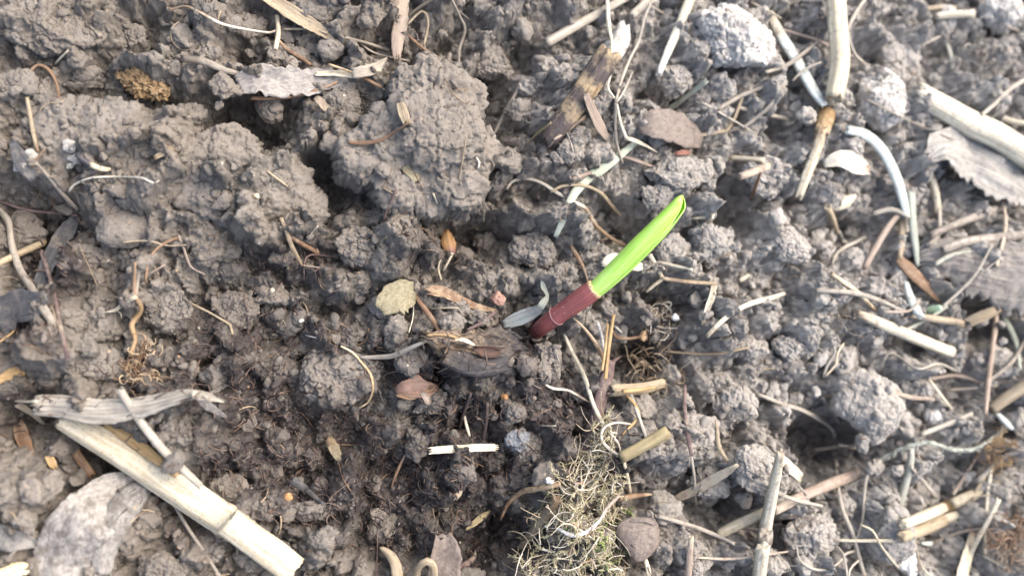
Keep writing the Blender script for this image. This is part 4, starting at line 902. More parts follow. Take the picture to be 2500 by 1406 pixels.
stalk('dark_stick', 'twig', 'dark stick in the shade under the thick cream stalk', 'brown', [(172,1080,26),(195,1120,28),(225,1160,24)], G_S, lift=.8)
blade('amber_bit', 'leaf scrap', 'small orange leaf bit in the shade under the thick cream stalk', 'gold', [(118,1112,8,8),(126,1130,10,10),(132,1142,6,6)], G_L, thick=3)
blade('leaf_edge', 'dead leaf', 'slate-grey leaf edge at the frame edge with a white rim', 'slate', [(-20,1290,20,44),(30,1310,20,34),(70,1322,16,16),(92,1328,4,4)], G_L, thick=4, curl=.3, wrinkle=4, turn=[(0,.3),(1,.7)])
place_clod(38,1392,44,24,22,0,.6,'bright yellow-white straw fragment cut by the lower corner',name='corn_chip',cat='straw',mat=fibre('bright_chip', (.85, .72, .46), (.62, .46, .22), dirt=.1),rough=.7,sub=5,group=G_S)
# -- tall straw and its neighbours
whole('tall_straw', 'straw', 'tall jointed straw standing beside the round whitish clod', [
    ('upper_stem', stalk_geo([(2040,-20,54,40),(2046,80,54,30),(2050,160,54,15),(2036,240,48,0)], lift=1.2, rib=.05, ribs=6, sides=24, turn=[(0,.1),(.7,.05),(1,.3)], q=.9), 'cream'),
    ('node', stalk_geo([(2040,226,46,2),(2020,275,46,0),(2004,325,40,0)], lift=1.2, rough=.1, sides=20, turn=[(0,.35),(.5,.9),(1,.6)]), 'cream'),
    ('lower_stem', stalk_geo([(2008,315,34),(1992,370,32),(1970,425,32),(1950,480,24)], lift=1.1, flat=.7, rib=.08, sides=18, fray=.8, turn=[(0,.6),(.3,.3),(1,.1)]), 'cream')], G_S)
stalk('bleached_strip', 'dry stem', 'pale greenish-white blade slanting down to the tall straw', 'bleach', [(1878,30,30),(1905,85,38),(1945,150,40),(1985,220,38),(2012,256,30)], G_S, lift=1.2, flat=.45, turn=[(0,1),(.25,.6),(.4,0),(1,0)], q=.9)
stalk('bleached_strip', 'dry stem', 'arched bluish-white blade curving down past the tall straw foot', 'bleach', [(2068,318,26,10),(2110,328,34,26),(2150,362,38,34),(2180,415,38,28),(2200,470,34,10),(2215,530,22,-6)], G_S, mode='soft', lift=1.3, flat=.5)
stalk('hair_stalk', 'dry stem', 'dark thin stem crossing over the slanting greenish-white blade', 'grey', [(1868,178,12),(1920,160,13),(1965,128,12),(2000,100,9)], G_S, lift=2.8)
whole('sheathed_stalk', 'straw', 'wide pale stalk with a grey leaf sheath, at the frame edge', [
    ('stem', stalk_geo([(2238,226,60),(2300,262,66),(2370,302,70),(2440,335,70),(2530,395,70)], lift=1.1, flat=.8, rib=.04, ribs=7, sides=26, q=.9, turn=[(0,.1),(.5,0),(1,.1)], hollow=.25), 'pale'),
    ('leaf_sheath', blade_geo([(2270,385,20,10),(2310,360,52,46),(2380,385,64,66),(2450,420,60,66),(2530,460,60,60)], thick=5, wrinkle=16, ragged=.5, lift=.3, ribs=1.6, cols=25, tear=(14,0), turn=[(0,.2),(1,.35)]), fibre('fibrous_sheath', (.42, .40, .36), (.20, .19, .17), (.12, .11, .105), speck=.5, dirt=.3, stretch=.05, bmp=1.2))], G_S)
stalk('grass_stalk', 'dry stem', 'curved grey grass stem arching beside the round whitish clod', 'stick', [(2118,-10,10),(2085,40,12),(2070,80,13),(2085,130,10),(2112,158,8)], G_S, mode='soft', lift=1.3)
stalk('grass_stalk', 'dry stem', 'long greenish-white stem hanging between the pale upper clods', 'sage', [(2285,30,9),(2290,75,12),(2312,110,14),(2324,160,15),(2320,222,12)], G_S, mode='soft', lift=1.3, turn=[(0,.2),(.6,.6),(1,0)])
stalk('straw_stub', 'straw', 'short cream stick touching the chalky corner clod', 'pale', [(2284,40,22),(2330,36,24),(2378,34,24)], G_S, lift=1.)
stalk('grass_stalk', 'dry stem', 'thin grey stem leaning at the frame edge over the wide pale stalk', 'stick', [(2396,282,12),(2430,252,13),(2470,215,14),(2520,185,14)], G_S, lift=1.1)
stalk('straw_stub', 'straw', 'cream stub lying behind the wide pale stalk', 'pale', [(2440,288,18),(2475,298,19),(2520,305,18)], G_S, lift=1.)
stalk('straw_stub', 'straw', 'upright cream stub below the leaf sheath', 'pale', [(2272,425,22),(2284,470,22),(2290,522,23)], G_S, lift=1., turn=[(0,.5),(1,0)])
blade('husk_flake', 'seed husk', 'white papery flake lying downhill of the tall straw', 'white', [(2012,402,10,8),(2050,392,24,18),(2090,402,26,24),(2122,418,8,10)], G_L, thick=4, wrinkle=7, ragged=.3, lift=.8, curl=.15, turn=[(0,0),(.6,.1),(1,.6)])
blade('husk_flake', 'seed husk', 'white bean-shaped husk downhill of the papery flake', 'pale', [(2030,512,4,5),(2050,500,14,14),(2075,488,14,14),(2092,476,5,5)], G_L, thick=8, curl=-.6, lift=1.)
stalk('tan_husk', 'seed husk', 'tan pointed husk standing below the white bean-shaped husk', 'tan', [(2020,505,24),(2034,535,20),(2046,570,10)], G_L, lift=.9)
stalk('pink_straw', 'straw', 'pinkish straw stub on the clod behind the seedling tip', 'pink', [(1806,432,22),(1840,420,24),(1882,404,24)], G_S, lift=1.1, turn=[(0,.2),(1,.6)])
stalk('cream_straw', 'straw', 'cream straw stub pointing away from the flat scalloped clod', 'cream', [(1782,385,16),(1820,388,18),(1864,392,17)], G_S, lift=1.1)
stalk('rust_twig', 'twig', 'short rust-coloured twig standing by the dark gap', 'rust', [(1826,502,16),(1840,470,15),(1856,424,11)], G_S, lift=1.2, turn=[(0,.6),(1,0)])
stalk('grass_stalk', 'dry stem', 'grey stem lying level into the tall straw joint', 'stick', [(1800,262,13),(1860,278,14),(1930,292,14),(2000,304,12)], G_S, lift=1.2)
stalk('bent_straw', 'straw', 'thin straw bent at an elbow across the brown leaf', 'tan', [(1655,336,9),(1700,332,13),(1775,320,12),(1795,285,12),(1815,228,12)], G_S, kink=True, lift=1.8, turn=[(0,.1),(1,.0)])
blade('brown_leaf', 'dead leaf', 'brown scalloped dead leaf lying behind the seedling tip', 'brownleaf', [(1560,312,12,14),(1595,305,38,34),(1640,305,40,44),(1685,320,30,44),(1715,345,12,20)], G_L, thick=4, curl=-.1, wrinkle=7, ragged=.25, lift=.9, cols=17)
blade('red_fleck', 'leaf scrap', 'tiny red fleck lying on the flat scalloped clod', fibre('red_fleck', (.19, .075, .05), (.12, .05, .036), dirt=0), [(1648,376,4,5),(1665,374,8,6),(1683,372,3,4)], G_L, thick=3, wrinkle=3, ragged=.5, lift=1.5)
# -- sticks and grass above the seedling
whole('bark_stick', 'stick', 'stout stick with peeling dark bark and a pale ragged end', [
    ('bare_end', stalk_geo([(1522,66,34),(1512,105,56),(1490,140,56),(1468,172,50)], lift=1.3, rough=.16, sides=20, turn=[(0,0),(1,.5)]), 'ash'),
    ('bark', stalk_geo([(1490,130,58),(1448,190,64),(1400,258,62),(1358,315,58),(1335,350,48)], lift=1.0, rough=.12, sides=24, turn=[(0,.5),(.25,.1),(.4,.75),(.5,.1),(.65,.6),(.8,.1),(1,.2)]), 'dark'),
    ('peeling_strip', blade_geo([(1470,178,6,8),(1452,205,14,10),(1438,235,9,9),(1425,252,3,3)], thick=4, curl=.4, lift=1.0, ragged=.3), 'cork'),
    ('peeling_strip', blade_geo([(1392,246,5,5),(1376,268,10,8),(1362,286,4,4)], thick=3, curl=.3, lift=.6, ragged=.3), 'gold'),
    ('splinter', stalk_geo([(1345,300,6),(1310,328,8),(1284,356,4)], lift=1.4), 'olive'),
    ('splinter', stalk_geo([(1428,285,12),(1395,312,13),(1352,342,8)], lift=.9), 'pink')], G_S)
blade('straw_strip', 'straw', 'flat pinkish straw strip leaning against the dark bark stick', 'pink', [(1430,232,8,8),(1446,268,13,13),(1465,308,14,13),(1484,340,9,8)], G_S, mode='stiff', thick=6, ribs=1.4, lift=1.3, tear=(3,4))
stalk('straw_stub', 'straw', 'slanting grey-tan stick with a clean cut end at the top', 'stick', [(1334,106,28),(1400,68,28),(1460,34,26),(1540,-12,24)], G_S, lift=1.2, hollow=.3, turn=[(0,0),(1,.3)])
stalk('straw_stub', 'straw', 'short pale straw behind the slanting cut stick', 'stick', [(1540,40,24),(1565,18,24),(1590,-12,22)], G_S, lift=.8)
stalk('lichen_stick', 'stick', 'speckled greenish stick slanting down from the top edge', fibre('lichen_stick', (.50, .48, .36), (.30, .28, .20), (.58, .56, .50), speck=1., dirt=.5), [(1690,-20,32),(1665,50,32),(1638,110,27),(1608,182,20)], G_S, lift=1.2, rough=.1, turn=[(0,.2),(.5,.4),(1,.9)])
whole('grass_strands', 'dry grass', 'crossed pair of thin dry grass strands above the seedling', [
    ('strand', stalk_geo([(1482,-15,12,20),(1486,60,14,20),(1494,110,9,18),(1490,180,8,14),(1484,215,9,10),(1500,240,8,6)], mode='soft', lift=2., do_splat=False), 'pale'),
    ('strand', stalk_geo([(1600,-12,7,20),(1575,40,8,20),(1560,100,8,18),(1535,150,9,14),(1515,205,9,10),(1504,250,10,6)], mode='soft', lift=2., do_splat=False), 'stick'),
    ('strand', stalk_geo([(1545,175,4,10),(1532,205,6,8),(1516,235,7,5),(1504,250,6,5)], mode='soft', lift=2., do_splat=False), 'stick'),
    ('strand', stalk_geo([(1503,245,11,6),(1502,300,11,4),(1506,350,9,4),(1520,400,7,2)], mode='soft', lift=1.6, do_splat=False), 'grey'),
    ('strand', stalk_geo([(1506,255,8,6),(1514,295,9,4),(1524,325,10,4),(1530,340,12,4)], mode='soft', lift=1.6, do_splat=False), 'pale'),
    ('leaf_tip', stalk_geo([(1530,338,14,4),(1555,346,15,2),(1580,358,10,0),(1604,372,3,0)], mode='soft', lift=1.6, flat=.5, do_splat=False), 'cream')], G_S)
stalk('grass_leaf', 'dry grass', 'pale green blade end pointing at the big pale clod', 'sage', [(1628,272,20),(1670,240,18),(1726,198,16)], G_S, lift=1., flat=.5)
stalk('grass_leaf', 'dry grass', 'wide pale green blade passing behind the leaning grass strands', fibre('pale_green_blade', (.42, .46, .36), (.28, .32, .25), (.26, .29, .26), dirt=.3, sss=.2), [(1556,346,16),(1510,382,26),(1470,412,34),(1430,440,32),(1398,480,26),(1378,530,24),(1356,578,14)], G_S, lift=.7, turn=[(0,0),(.5,.2),(1,1)], flat=.4, mode='soft')
stalk('straw_bit', 'straw', 'small brown straw bit under the wide pale green blade', 'pink', [(1398,438,12),(1420,430,13),(1442,422,10)], G_S, lift=.8)
stalk('white_root', 'root', 'arched whitish root rising over the blocky clod towards the leaf', 'white', [(1238,462,8),(1250,444,9),(1282,436,10),(1320,446,10),(1355,468,12),(1398,492,12),(1430,510,12),(1450,545,13),(1490,580,11),(1528,600,10)], G_R, mode='soft', lift=1.6, turn=[(0,.1),(.5,0),(.62,.7),(1,.9)])
stalk('brown_root', 'root', 'second arched root, browner, crossing behind the whitish one', 'tan', [(1345,470,7),(1372,455,9),(1420,452,10),(1465,470,11),(1500,510,12),(1545,550,12),(1580,580,12)], G_R, mode='soft', lift=1.4, turn=[(0,.2),(.4,.2),(1,.4)])
stalk('rootlet', 'root', 'short curled end branching off the whitish arched root', 'pink', [(1462,578,6),(1468,588,8),(1484,580,8),(1500,576,8)], G_R, mode='limp', lift=1.2)
stalk('rootlet', 'root', 'tan hair root slanting toward the largest clod from the dark gap', 'grey', [(1205,330,8),(1230,280,10),(1258,230,11),(1270,205,9)], G_R, lift=1.)
stalk('brown_strip', 'dry stem', 'narrow orange-brown blade bent at the foot of the green leaf', 'rust', [(1388,588,8),(1405,618,14),(1420,645,13),(1430,668,9),(1436,690,7)], G_S, lift=1.2, flat=.6, mode='soft', turn=[(0,.2),(1,.5)])
# -- by the seedling
whole('bleached_leaf', 'dead leaf', 'pale blue-grey limp leaf lying against the purple sheath', [
    ('blade', blade_geo([(1228,790,8,10),(1255,782,16,16),(1285,770,17,17),(1310,758,12,12),(1326,744,8,8)], thick=3, curl=.25, lift=.9, ragged=.1), fibre('blue_leaf', (.27, .30, .30), (.15, .175, .18), (.36, .33, .24), dirt=.5)),
    ('twisted_tip', blade_geo([(1318,752,10,8),(1330,735,9,8),(1336,720,4,4),(1326,700,7,6),(1322,682,2,2)], thick=3, curl=.3, wrinkle=3, lift=1.), 'sage')], G_L)
place_clod(1504,604,24,20,18,-20,.6,'cream knobbly seed husk uphill of the green leaf',name='seed_husk',cat='seed husk',mat=MAT['pale'],rough=1.8,sub=5,cuts=6,group='seeds and husks')
blade('husk_flake', 'seed husk', 'off-white papery flake half hidden behind the green leaf', 'pale', [(1472,650,10,14),(1495,636,18,20),(1530,640,14,18),(1560,648,10,14),(1575,652,3,4)], G_L, thick=3, wrinkle=4, ragged=.2, lift=.7)
place_clod(1570,820,15,20,12,-20,.8,'tan pear-shaped seed at the end of a brown rootlet',name='seed',cat='seed',mat=fibre('seed', (.52, .37, .22), (.34, .22, .125), dirt=.1, stretch=.3),rough=.3,sub=4,group='seeds and husks')
stalk('brown_root', 'root', 'brown rootlet arching to the pear-shaped seed', 'brown', [(1490,800,8),(1505,822,11),(1535,826,10),(1560,822,8)], G_R, mode='soft', lift=1.3, turn=[(0,.2),(1,.4)])
stalk('white_rootlet', 'root', 'short white sliver beside the forked stem tips', 'white', [(1498,794,6),(1508,802,8),(1518,812,5)], G_R, lift=1.6)
stalk('straw_stalk', 'straw', 'tan stem running from behind the leaf to a bent straw', 'tan', [(1618,680,11),(1660,686,14),(1700,690,14),(1748,692,12)], G_S, lift=1.2, turn=[(0,.3),(.3,.8),(1,.2)])
stalk('bent_straw', 'straw', 'straw bent double between the leaf and the tan stem', 'cream', [(1586,622,14),(1604,652,15),(1618,680,14),(1598,695,11),(1578,712,9)], G_S, kink=True, lift=1.4)
blade('straw_chip', 'straw', 'upright split straw chip beneath the end of the tan stem', 'pale', [(1745,690,7,7),(1738,725,8,8),(1728,752,7,8),(1716,788,3,4)], G_S, mode='stiff', thick=5, ribs=1.5, lift=1.2, tear=(3,8), turn=[(0,.7),(.4,.2),(1,0)])
stalk('bent_stalk', 'dry stem', 'long pale bent stem pointing away from the seedling', 'pale', [(1725,822,13),(1760,786,15),(1795,760,15),(1830,742,16),(1880,728,15),(1916,716,10)], G_S, lift=1.3, turn=[(0,.5),(.4,.1),(1,0)], mode='soft')
stalk('cream_straw', 'straw', 'short cream straw piece uphill of the long pale bent stem', 'pale', [(1608,640,9),(1650,650,11),(1690,658,8)], G_S, lift=1.1)
whole('bent_straw', 'straw', 'tiny L-shaped straw on the crumbly clod behind the leaf tip', [
    ('long_arm', stalk_geo([(1690,534,8),(1712,532,9),(1738,532,8)], lift=1.4, do_splat=False), 'cream'),
    ('short_arm', stalk_geo([(1738,534,9),(1746,508,10),(1755,480,7)], lift=1.6, do_splat=False), 'pale')], G_S)
stalk('straw_bit', 'straw', 'small pale bit lying level downhill of the crumbly leaf-side clod', 'pale', [(1805,685,12),(1818,678,13),(1828,671,10)], G_S, lift=1.)
def tangle(name, cat, label, px, py, r, count, mat, length=(8, 16), step=6, rad=(1.2, 2.4), curl=.3, lift=6, group=G_R, flat=.5):
    ls, rs = [], []; z = ground_at(px, py, 4, HM)
    for _ in range(count):
        a = rng.uniform(0, 6.28); q = r * rng.uniform(0, 1) ** .6; x, y = px + q * math.cos(a), py + q * math.sin(a)
        zz = ground_at(x, y, 0); p, k = at(x, y, .5 * zz + .5 * z + rng.uniform(0, lift))
        ls.append(wander(p, [rng.normal(), rng.normal(), abs(rng.normal()) * flat], int(rng.integers(*length)), step, curl, -.02)); rs.append(rng.uniform(*rad))
    return tag(part(name, strands(ls, rs), mat), label, cat, group)
tangle('root_tangle', 'root tangle', 'tangle of fine pale root hairs in the hollow below the leaf', 1618, 775, 40, 44, 'white', rad=(.9, 1.9), curl=.35, lift=14)
place_clod(1648,777,13,12,11,0,1.,'white fluffy bead caught in the fine root tangle',name='white_bead',cat='white crumb',mat=fibre('bead', (.82, .83, .82), (.6, .6, .6), dirt=0, stretch=1.),rough=.8,sub=4,group='white crumbs on the slab')
tangle('root_tangle', 'root tangle', 'brownish mat of root fibres uphill of the hollow tan stub', 1600, 900, 62, 60, 'tan', rad=(1.2, 2.6), curl=.22, lift=10)
# -- forked stem and moss
whole('forked_twig', 'dead stem', 'dark purple-brown forked stem with golden splinters beside the moss', [
    ('bark', stalk_geo([(1420,1120,30,-10),(1445,1050,36,0),(1462,985,42,10),(1478,925,42,25),(1488,880,34,40)], lift=1.1, rough=.14, sides=20, rib=.1, turn=[(0,.2),(.5,.15),(.8,.3),(1,.1)]), 'plum'),
    ('splinter', stalk_geo([(1478,925,12,40),(1486,850,12,62),(1498,768,10,85)], lift=1.4, do_splat=False), 'gold'),
    ('splinter', stalk_geo([(1470,905,9,45),(1478,850,9,60),(1484,790,8,75)], lift=1.4, do_splat=False), 'gold'),
    ('grey_splinter', stalk_geo([(1474,860,10,44),(1468,820,12,56),(1458,784,9,66)], lift=1.4, rough=.12, do_splat=False), 'ash'),
    ('thin_branch', stalk_geo([(1476,880,14,36),(1452,835,13,44),(1425,800,9,50),(1400,776,5,55)], lift=1.2, do_splat=False, turn=[(0,.2),(1,.7)]), 'brown'),
    ('side_tip', stalk_geo([(1482,905,14,34),(1500,880,12,40),(1518,868,5,44)], lift=1.2, do_splat=False), 'plum')], G_S)
whole('hollow_stub', 'dead stem', 'hollow tan stub sticking out sideways from the forked stem', [
    ('bark', stalk_geo([(1492,952,36,20),(1540,950,36,26),(1580,945,34,30),(1618,934,28,34)], lift=1.2, hollow=.5, rib=.1, sides=18, rough=.08, fray=.5), 'tan'),
    ('pith', stalk_geo([(1520,955,14,38),(1560,952,14,42),(1600,945,8,42)], lift=1.2, do_splat=False), 'gold')], G_S)
stalk('curled_root', 'root', 'golden root curling under the hollow tan stub', 'gold', [(1530,965,10),(1552,990,11),(1560,1015,12),(1545,1035,10),(1520,1060,7)], G_R, mode='soft', lift=1.4, turn=[(0,.2),(1,.0)])
stalk('grass_leaf', 'dry grass', 'long pale grass stem running from the seedling foot into the moss', 'pale', [(1372,800,9),(1392,850,12),(1425,915,14),(1448,985,14),(1470,1030,14),(1498,1068,12)], G_S, mode='soft', lift=1.9)
stalk('white_rootlet', 'root', 'wavy cream rootlet touching the long pale grass stem', 'white', [(1332,938,7),(1350,948,9),(1385,952,8),(1410,965,8),(1440,982,6)], G_R, mode='limp', lift=1.6, turn=[(0,0),(.7,.3),(1,.8)])
# moss
MOSS = [(1410,1195,58,70),(1365,1262,58,46),(1440,1295,66,60),(1478,1075,22,60),(1330,1365,80,40),(1440,1130,32,42),(1485,1220,22,55),(1460,1385,80,34),(1400,1240,50,60)]
mc = at(1420, 1260, 40)[0]
mp, mq = [], []
ls, rs, l2, r2, l3, r3 = [], [], [], [], [], []
def moss_spot():
    cx, cy, rx, ry = MOSS[int(rng.integers(len(MOSS)))]
    a = rng.uniform(0, 6.28); q = rng.uniform(0, 1) ** .5; return cx + rx * q * math.cos(a), cy + ry * q * math.sin(a)
for i in range(340):
    x, y = moss_spot(); z = ground_at(x, y, 1); p, k = at(x, y, z + rng.uniform(-2, 14))
    P = wander(p, [rng.normal(), rng.normal(), .25 + abs(rng.normal()) * .8], int(rng.integers(5, 10)), 6.0, .16, -.05); ls.append(P); rs.append(1.5)
    for j in range(1, len(P)):
        t = P[j] - P[j - 1]; t /= np.linalg.norm(t)
        for sg in range(3):
            d = rng.normal(size=3); d -= t * (d @ t); d /= np.linalg.norm(d); d = d * .8 + t * .65
            ls.append(wander(P[j] - t * rng.uniform(0, 5), d, 2, rng.uniform(2.6, 4.6), .25)); rs.append(rng.uniform(1.0, 1.7))
for i in range(430):
    x, y = moss_spot(); z = ground_at(x, y, 1); p, k = at(x, y, z + rng.uniform(0, 30))
    l2.append(wander(p, [rng.normal(), rng.normal(), .4 * rng.normal()], int(rng.integers(6, 15)), 6, .11, -.03)); r2.append(rng.uniform(.8, 2.0))
for i in range(70):
    x, y = moss_spot(); z = ground_at(x, y, 1); p, k = at(x, y, z + rng.uniform(14, 34))
    l3.append(wander(p, [rng.normal(), rng.normal(), .3 * rng.normal()], int(rng.integers(3, 8)), 7, .25, -.01)); r3.append(rng.uniform(1.8, 3.6))
moss_mat = fibre('moss_leaf', (.40, .365, .215), (.23, .215, .105), (.56, .50, .36), stretch=1., dirt=.2)
green_mat = fibre('green_moss', (.22, .33, .07), (.14, .2, .05), (.40, .40, .20), stretch=1., dirt=.1)
lg, rg = [], []
for (cx, cy) in ((1475,1290),(1470,1330),(1500,1350),(1390,1300),(1525,1262),(1480,1395)):
    for i in range(16):
        x, y = cx + rng.normal() * 13, cy + rng.normal() * 22; z = ground_at(x, y, 1); p, k = at(x, y, z + rng.uniform(10, 26))
        lg.append(wander(p, [rng.normal(), rng.normal(), .8], 4, 4.2, .3)); rg.append(rng.uniform(1.2, 2.))
whole('moss_clump', 'moss', 'dry olive and tan moss clump with green sprigs at the lower frame edge', [
    ('foliage', strands(ls, rs, 3), moss_mat), ('dead_fronds', strands(l2, r2, 4), fibre('dead_moss', (.44, .37, .25), (.24, .19, .12), (.62, .56, .44), stretch=1., dirt=.2)), ('pale_fronds', strands(l3, r3, 5), 'white'), ('green_fronds', strands(lg, rg, 3), green_mat)], 'moss')
splat(np.vstack(ls)[::4] + np.array([0, 0, 1.]))
stalk('hairy_root', 'root', 'hairy brown root arching out of the moss over the deep hollow', 'brown', [(1222,1268,9),(1240,1230,13),(1275,1200,16),(1320,1190,18),(1368,1180,18)], G_R, mode='soft', lift=1.2, rough=.2, turn=[(0,.3),(1,.5)])
stalk('stout_root', 'root', 'stout grey-brown root leaning into the moss', 'tan', [(1268,1340,20),(1300,1300,30),(1335,1255,34),(1360,1215,26)], G_R, lift=1.0, rough=.1, turn=[(0,.6),(.5,.3),(1,.8)], sides=16)
place_clod(1340,1174,16,12,12,0,1.,'white crusty fleck on the hairy brown root',name='white_crumb',cat='white crumb',mat=MAT['ash'] if 0 else fibre('crust', (.8, .8, .78), (.55, .54, .5), dirt=.1, stretch=1.),rough=2.,sub=4,group='white crumbs on the slab')
stalk('lichen_strand', 'lichen', 'white frosted strand curving through the moss', fibre('frost', (.6, .6, .58), (.33, .31, .28), (.30, .24, .19), dirt=.3, stretch=1.), [(1362,1290,8,12),(1395,1305,14,14),(1430,1300,12,16),(1462,1272,11,16),(1482,1240,12,16),(1512,1208,10,14)], G_R, mode='soft', lift=1.5, rough=.25, turn=[(0,.2),(.2,0),(.55,.1),(.75,.8),(1,.9)])
stalk('loop_root', 'root', 'grey root looping round beside the long pale grass stem', 'stick', [(1540,1035,6,10),(1500,1032,8,12),(1472,1048,9,14),(1470,1075,10,14),(1490,1098,10,12),(1512,1112,8,8)], G_R, mode='soft', lift=1.4)
stalk('olive_stub', 'dead stem', 'olive square-cut stub jutting from the moss', 'olive', [(1515,1118,34,6),(1560,1094,36,14),(1600,1072,38,20),(1630,1055,38,24)], G_S, lift=1.1, rib=.09, ribs=4, hollow=.2, rough=.06, fray=.15, sides=16)
stalk('gold_straw', 'straw', 'slim golden straw hanging from the olive stub', 'cream', [(1524,1128,11),(1532,1165,13),(1538,1205,13)], G_S, lift=1.6)
stalk('brown_bud', 'dead stem', 'small brown pointed twig tip beside the slim golden straw', 'brown', [(1512,1218,12,10),(1540,1212,18,12),(1565,1208,13,14),(1590,1206,6,14)], G_S, lift=1.3, turn=[(0,0),(.7,.1),(1,.8)])
whole('seed_scale', 'seed scale', 'round dark brown scalloped seed scale beside the moss', [
    ('disc', blade_geo([(1508,1322,10,10,8),(1520,1318,36,36,8),(1545,1314,50,50,10),(1570,1316,54,54,10),(1595,1324,46,44,8),(1611,1332,16,16,6)], thick=5, curl=-.18, wrinkle=4, ragged=.14, lift=.5, cols=19), 'brownleaf'),
    ('raised_rim', blade_geo([(1535,1276,3,3,14),(1565,1268,5,5,18),(1600,1278,4,5,14)], thick=3, ragged=.4, lift=1.5), 'brownleaf')], G_L)
stalk('straw_stub', 'straw', 'cream straw leg below the round seed scale', 'pale', [(1574,1362,16),(1582,1390,18),(1586,1430,18)], G_S, lift=1.)
# -- lower right side
stalk('dark_twig', 'twig', 'thin dark twig hanging straight down over the cracked pale clod', 'plum', [(1672,942,12),(1672,1000,14),(1680,1060,15),(1688,1110,14)], G_S, lift=1.4, rough=.12, turn=[(0,.1),(.4,.4),(1,.2)])
stalk('pale_twig', 'twig', 'pale lower end of a twig over the dark hollow', 'stick', [(1686,1105,10),(1694,1160,10),(1697,1200,9),(1700,1236,6)], G_S, lift=1.6)
whole('pole_stick', 'stick', 'long weathered stick standing with a knot near its foot', [
    ('upper_stick', stalk_geo([(1906,1104,26,20),(1890,1180,36,26),(1876,1250,40,26),(1866,1310,42,26)], lift=1.3, rough=.06, sides=18, q=.9, turn=[(0,.5),(.3,.1),(1,.0)]), 'pale'),
    ('knot', stalk_geo([(1868,1300,42,26),(1864,1322,50,26),(1860,1345,44,26)], lift=1.2, rough=.14, sides=18, turn=[(0,.4),(.5,.9),(1,.3)]), 'stick'),
    ('lower_stick', stalk_geo([(1862,1335,44,26),(1856,1375,44,26),(1850,1440,44,26)], lift=1.2, rough=.06, sides=18, turn=[(0,.2),(1,0)]), 'pale')], G_S)
blade('straw_chip', 'straw', 'bright white straw chip at the head of the long weathered stick', 'pale', [(1900,1112,10,10),(1928,1140,14,13),(1956,1166,12,12)], G_S, mode='stiff', thick=7, ribs=1.4, lift=1.2, tear=(0,8))
stalk('cream_straw', 'straw', 'cream cut straw resting against the long weathered stick', 'cream', [(1752,1304,30),(1800,1280,34),(1868,1250,34)], G_S, lift=1.2, hollow=.5)
stalk('grey_stick', 'stick', 'grey stick lying behind the long root, continuing the cream cut straw', 'pink', [(1890,1246,30),(1960,1210,34),(2030,1180,36),(2092,1156,32)], G_S, lift=1.1, turn=[(0,.5),(.4,.1),(1,.4)])
blade('pink_chip', 'straw', 'blurred pinkish strip under the thin dark twig', 'pink', [(1640,1222,8,8),(1700,1195,13,13),(1760,1160,12,12),(1800,1135,4,4)], G_S, mode='stiff', thick=6, lift=.8, turn=[(0,.5),(1,.7)])
stalk('brown_stub', 'dead stem', 'brown knobbed stick standing at the lower edge beyond the seed scale', 'pink', [(1688,1310,16),(1684,1345,20),(1682,1380,22),(1680,1430,20)], G_S, lift=1.3, turn=[(0,.6),(.4,.2),(1,.1)])
stalk('long_root', 'root', 'long pale root winding down past the large rounded clod to the lower edge', 'stick', [(1850,962,10),(1900,982,13),(1960,1002,14),(2010,1030,14),(2036,1056,15),(2042,1110,14),(2044,1170,14),(2056,1240,14),(2080,1300,15),(2100,1370,15),(2118,1430,15)], G_R, mode='soft', lift=1.8, turn=[(0,.3),(.3,.1),(1,.1)])
stalk('loop_root', 'root', 'curly pale root loop beside the foot of the long root', 'stick', [(1945,1332,6),(1952,1365,8),(1980,1386,9),(2015,1390,9),(2045,1375,9),(2062,1352,9),(2085,1345,8)], G_R, mode='soft', lift=1.6)
stalk('rootlet', 'root', 'short root crossing the curly pale loop', 'stick', [(2040,1330,6),(2058,1350,7),(2066,1385,7),(2070,1425,7)], G_R, mode='soft', lift=2.)
stalk('rootlet', 'root', 'pale loop joining the long root from the frame edge', 'stick', [(2070,1430,7),(2075,1390,8),(2095,1368,8)], G_R, mode='soft', lift=1.6)
stalk('slim_root', 'root', 'slim branch root running beside the dark stone-like clod', 'stick', [(2090,1320,7),(2105,1270,9),(2110,1210,10),(2118,1160,11),(2150,1125,9)], G_R, mode='soft', lift=1.6)
stalk('slim_root', 'root', 'curving root hair across the dark stone-like clod', 'cream', [(2100,1280,6),(2130,1295,8),(2150,1330,8),(2180,1370,8),(2210,1400,7)], G_R, mode='limp', lift=1.6, turn=[(0,.4),(1,0)])
stalk('slim_root', 'root', 'thin root hair down the flank of the dark stone-like clod', 'cream', [(2232,1300,5),(2240,1350,6),(2250,1380,7),(2275,1410,6)], G_R, mode='limp', lift=1.6)
place_clod(2218,1375,34,36,26,0,.5,'white stone below the dark stone-like clod',name='white_stone',cat='pebble',mat=fibre('white_stone', (.74, .73, .68), (.5, .48, .44), dirt=.3, stretch=1.),rough=.6,sub=5,group='pebbles')
place_clod(2285,1015,38,30,28,30,.5,'white quartz-like stone beside the large rounded clod',name='white_stone',cat='pebble',mat=fibre('quartz', (.7, .69, .65), (.26, .25, .235), dirt=.3, stretch=1.),rough=.5,sub=5,group='pebbles',turn=None)
stalk('cream_straw', 'straw', 'plump cream straw lying on the open soil with a pinkish end', 'pale', [(2092,764,22),(2140,785,34),(2200,810,36),(2260,835,37),(2324,860,34)], G_S, lift=1.3, flat=.8, rib=.03, sides=18, turn=[(0,.7),(.2,.4),(.4,0),(1,0)])
stalk('gold_stalk', 'dry stem', 'thin golden stick uphill of the plump cream straw', 'cream', [(2030,668,13),(2060,690,16),(2095,715,16),(2135,755,12)], G_S, lift=1.2, turn=[(0,.5),(.5,.1),(1,.6)])
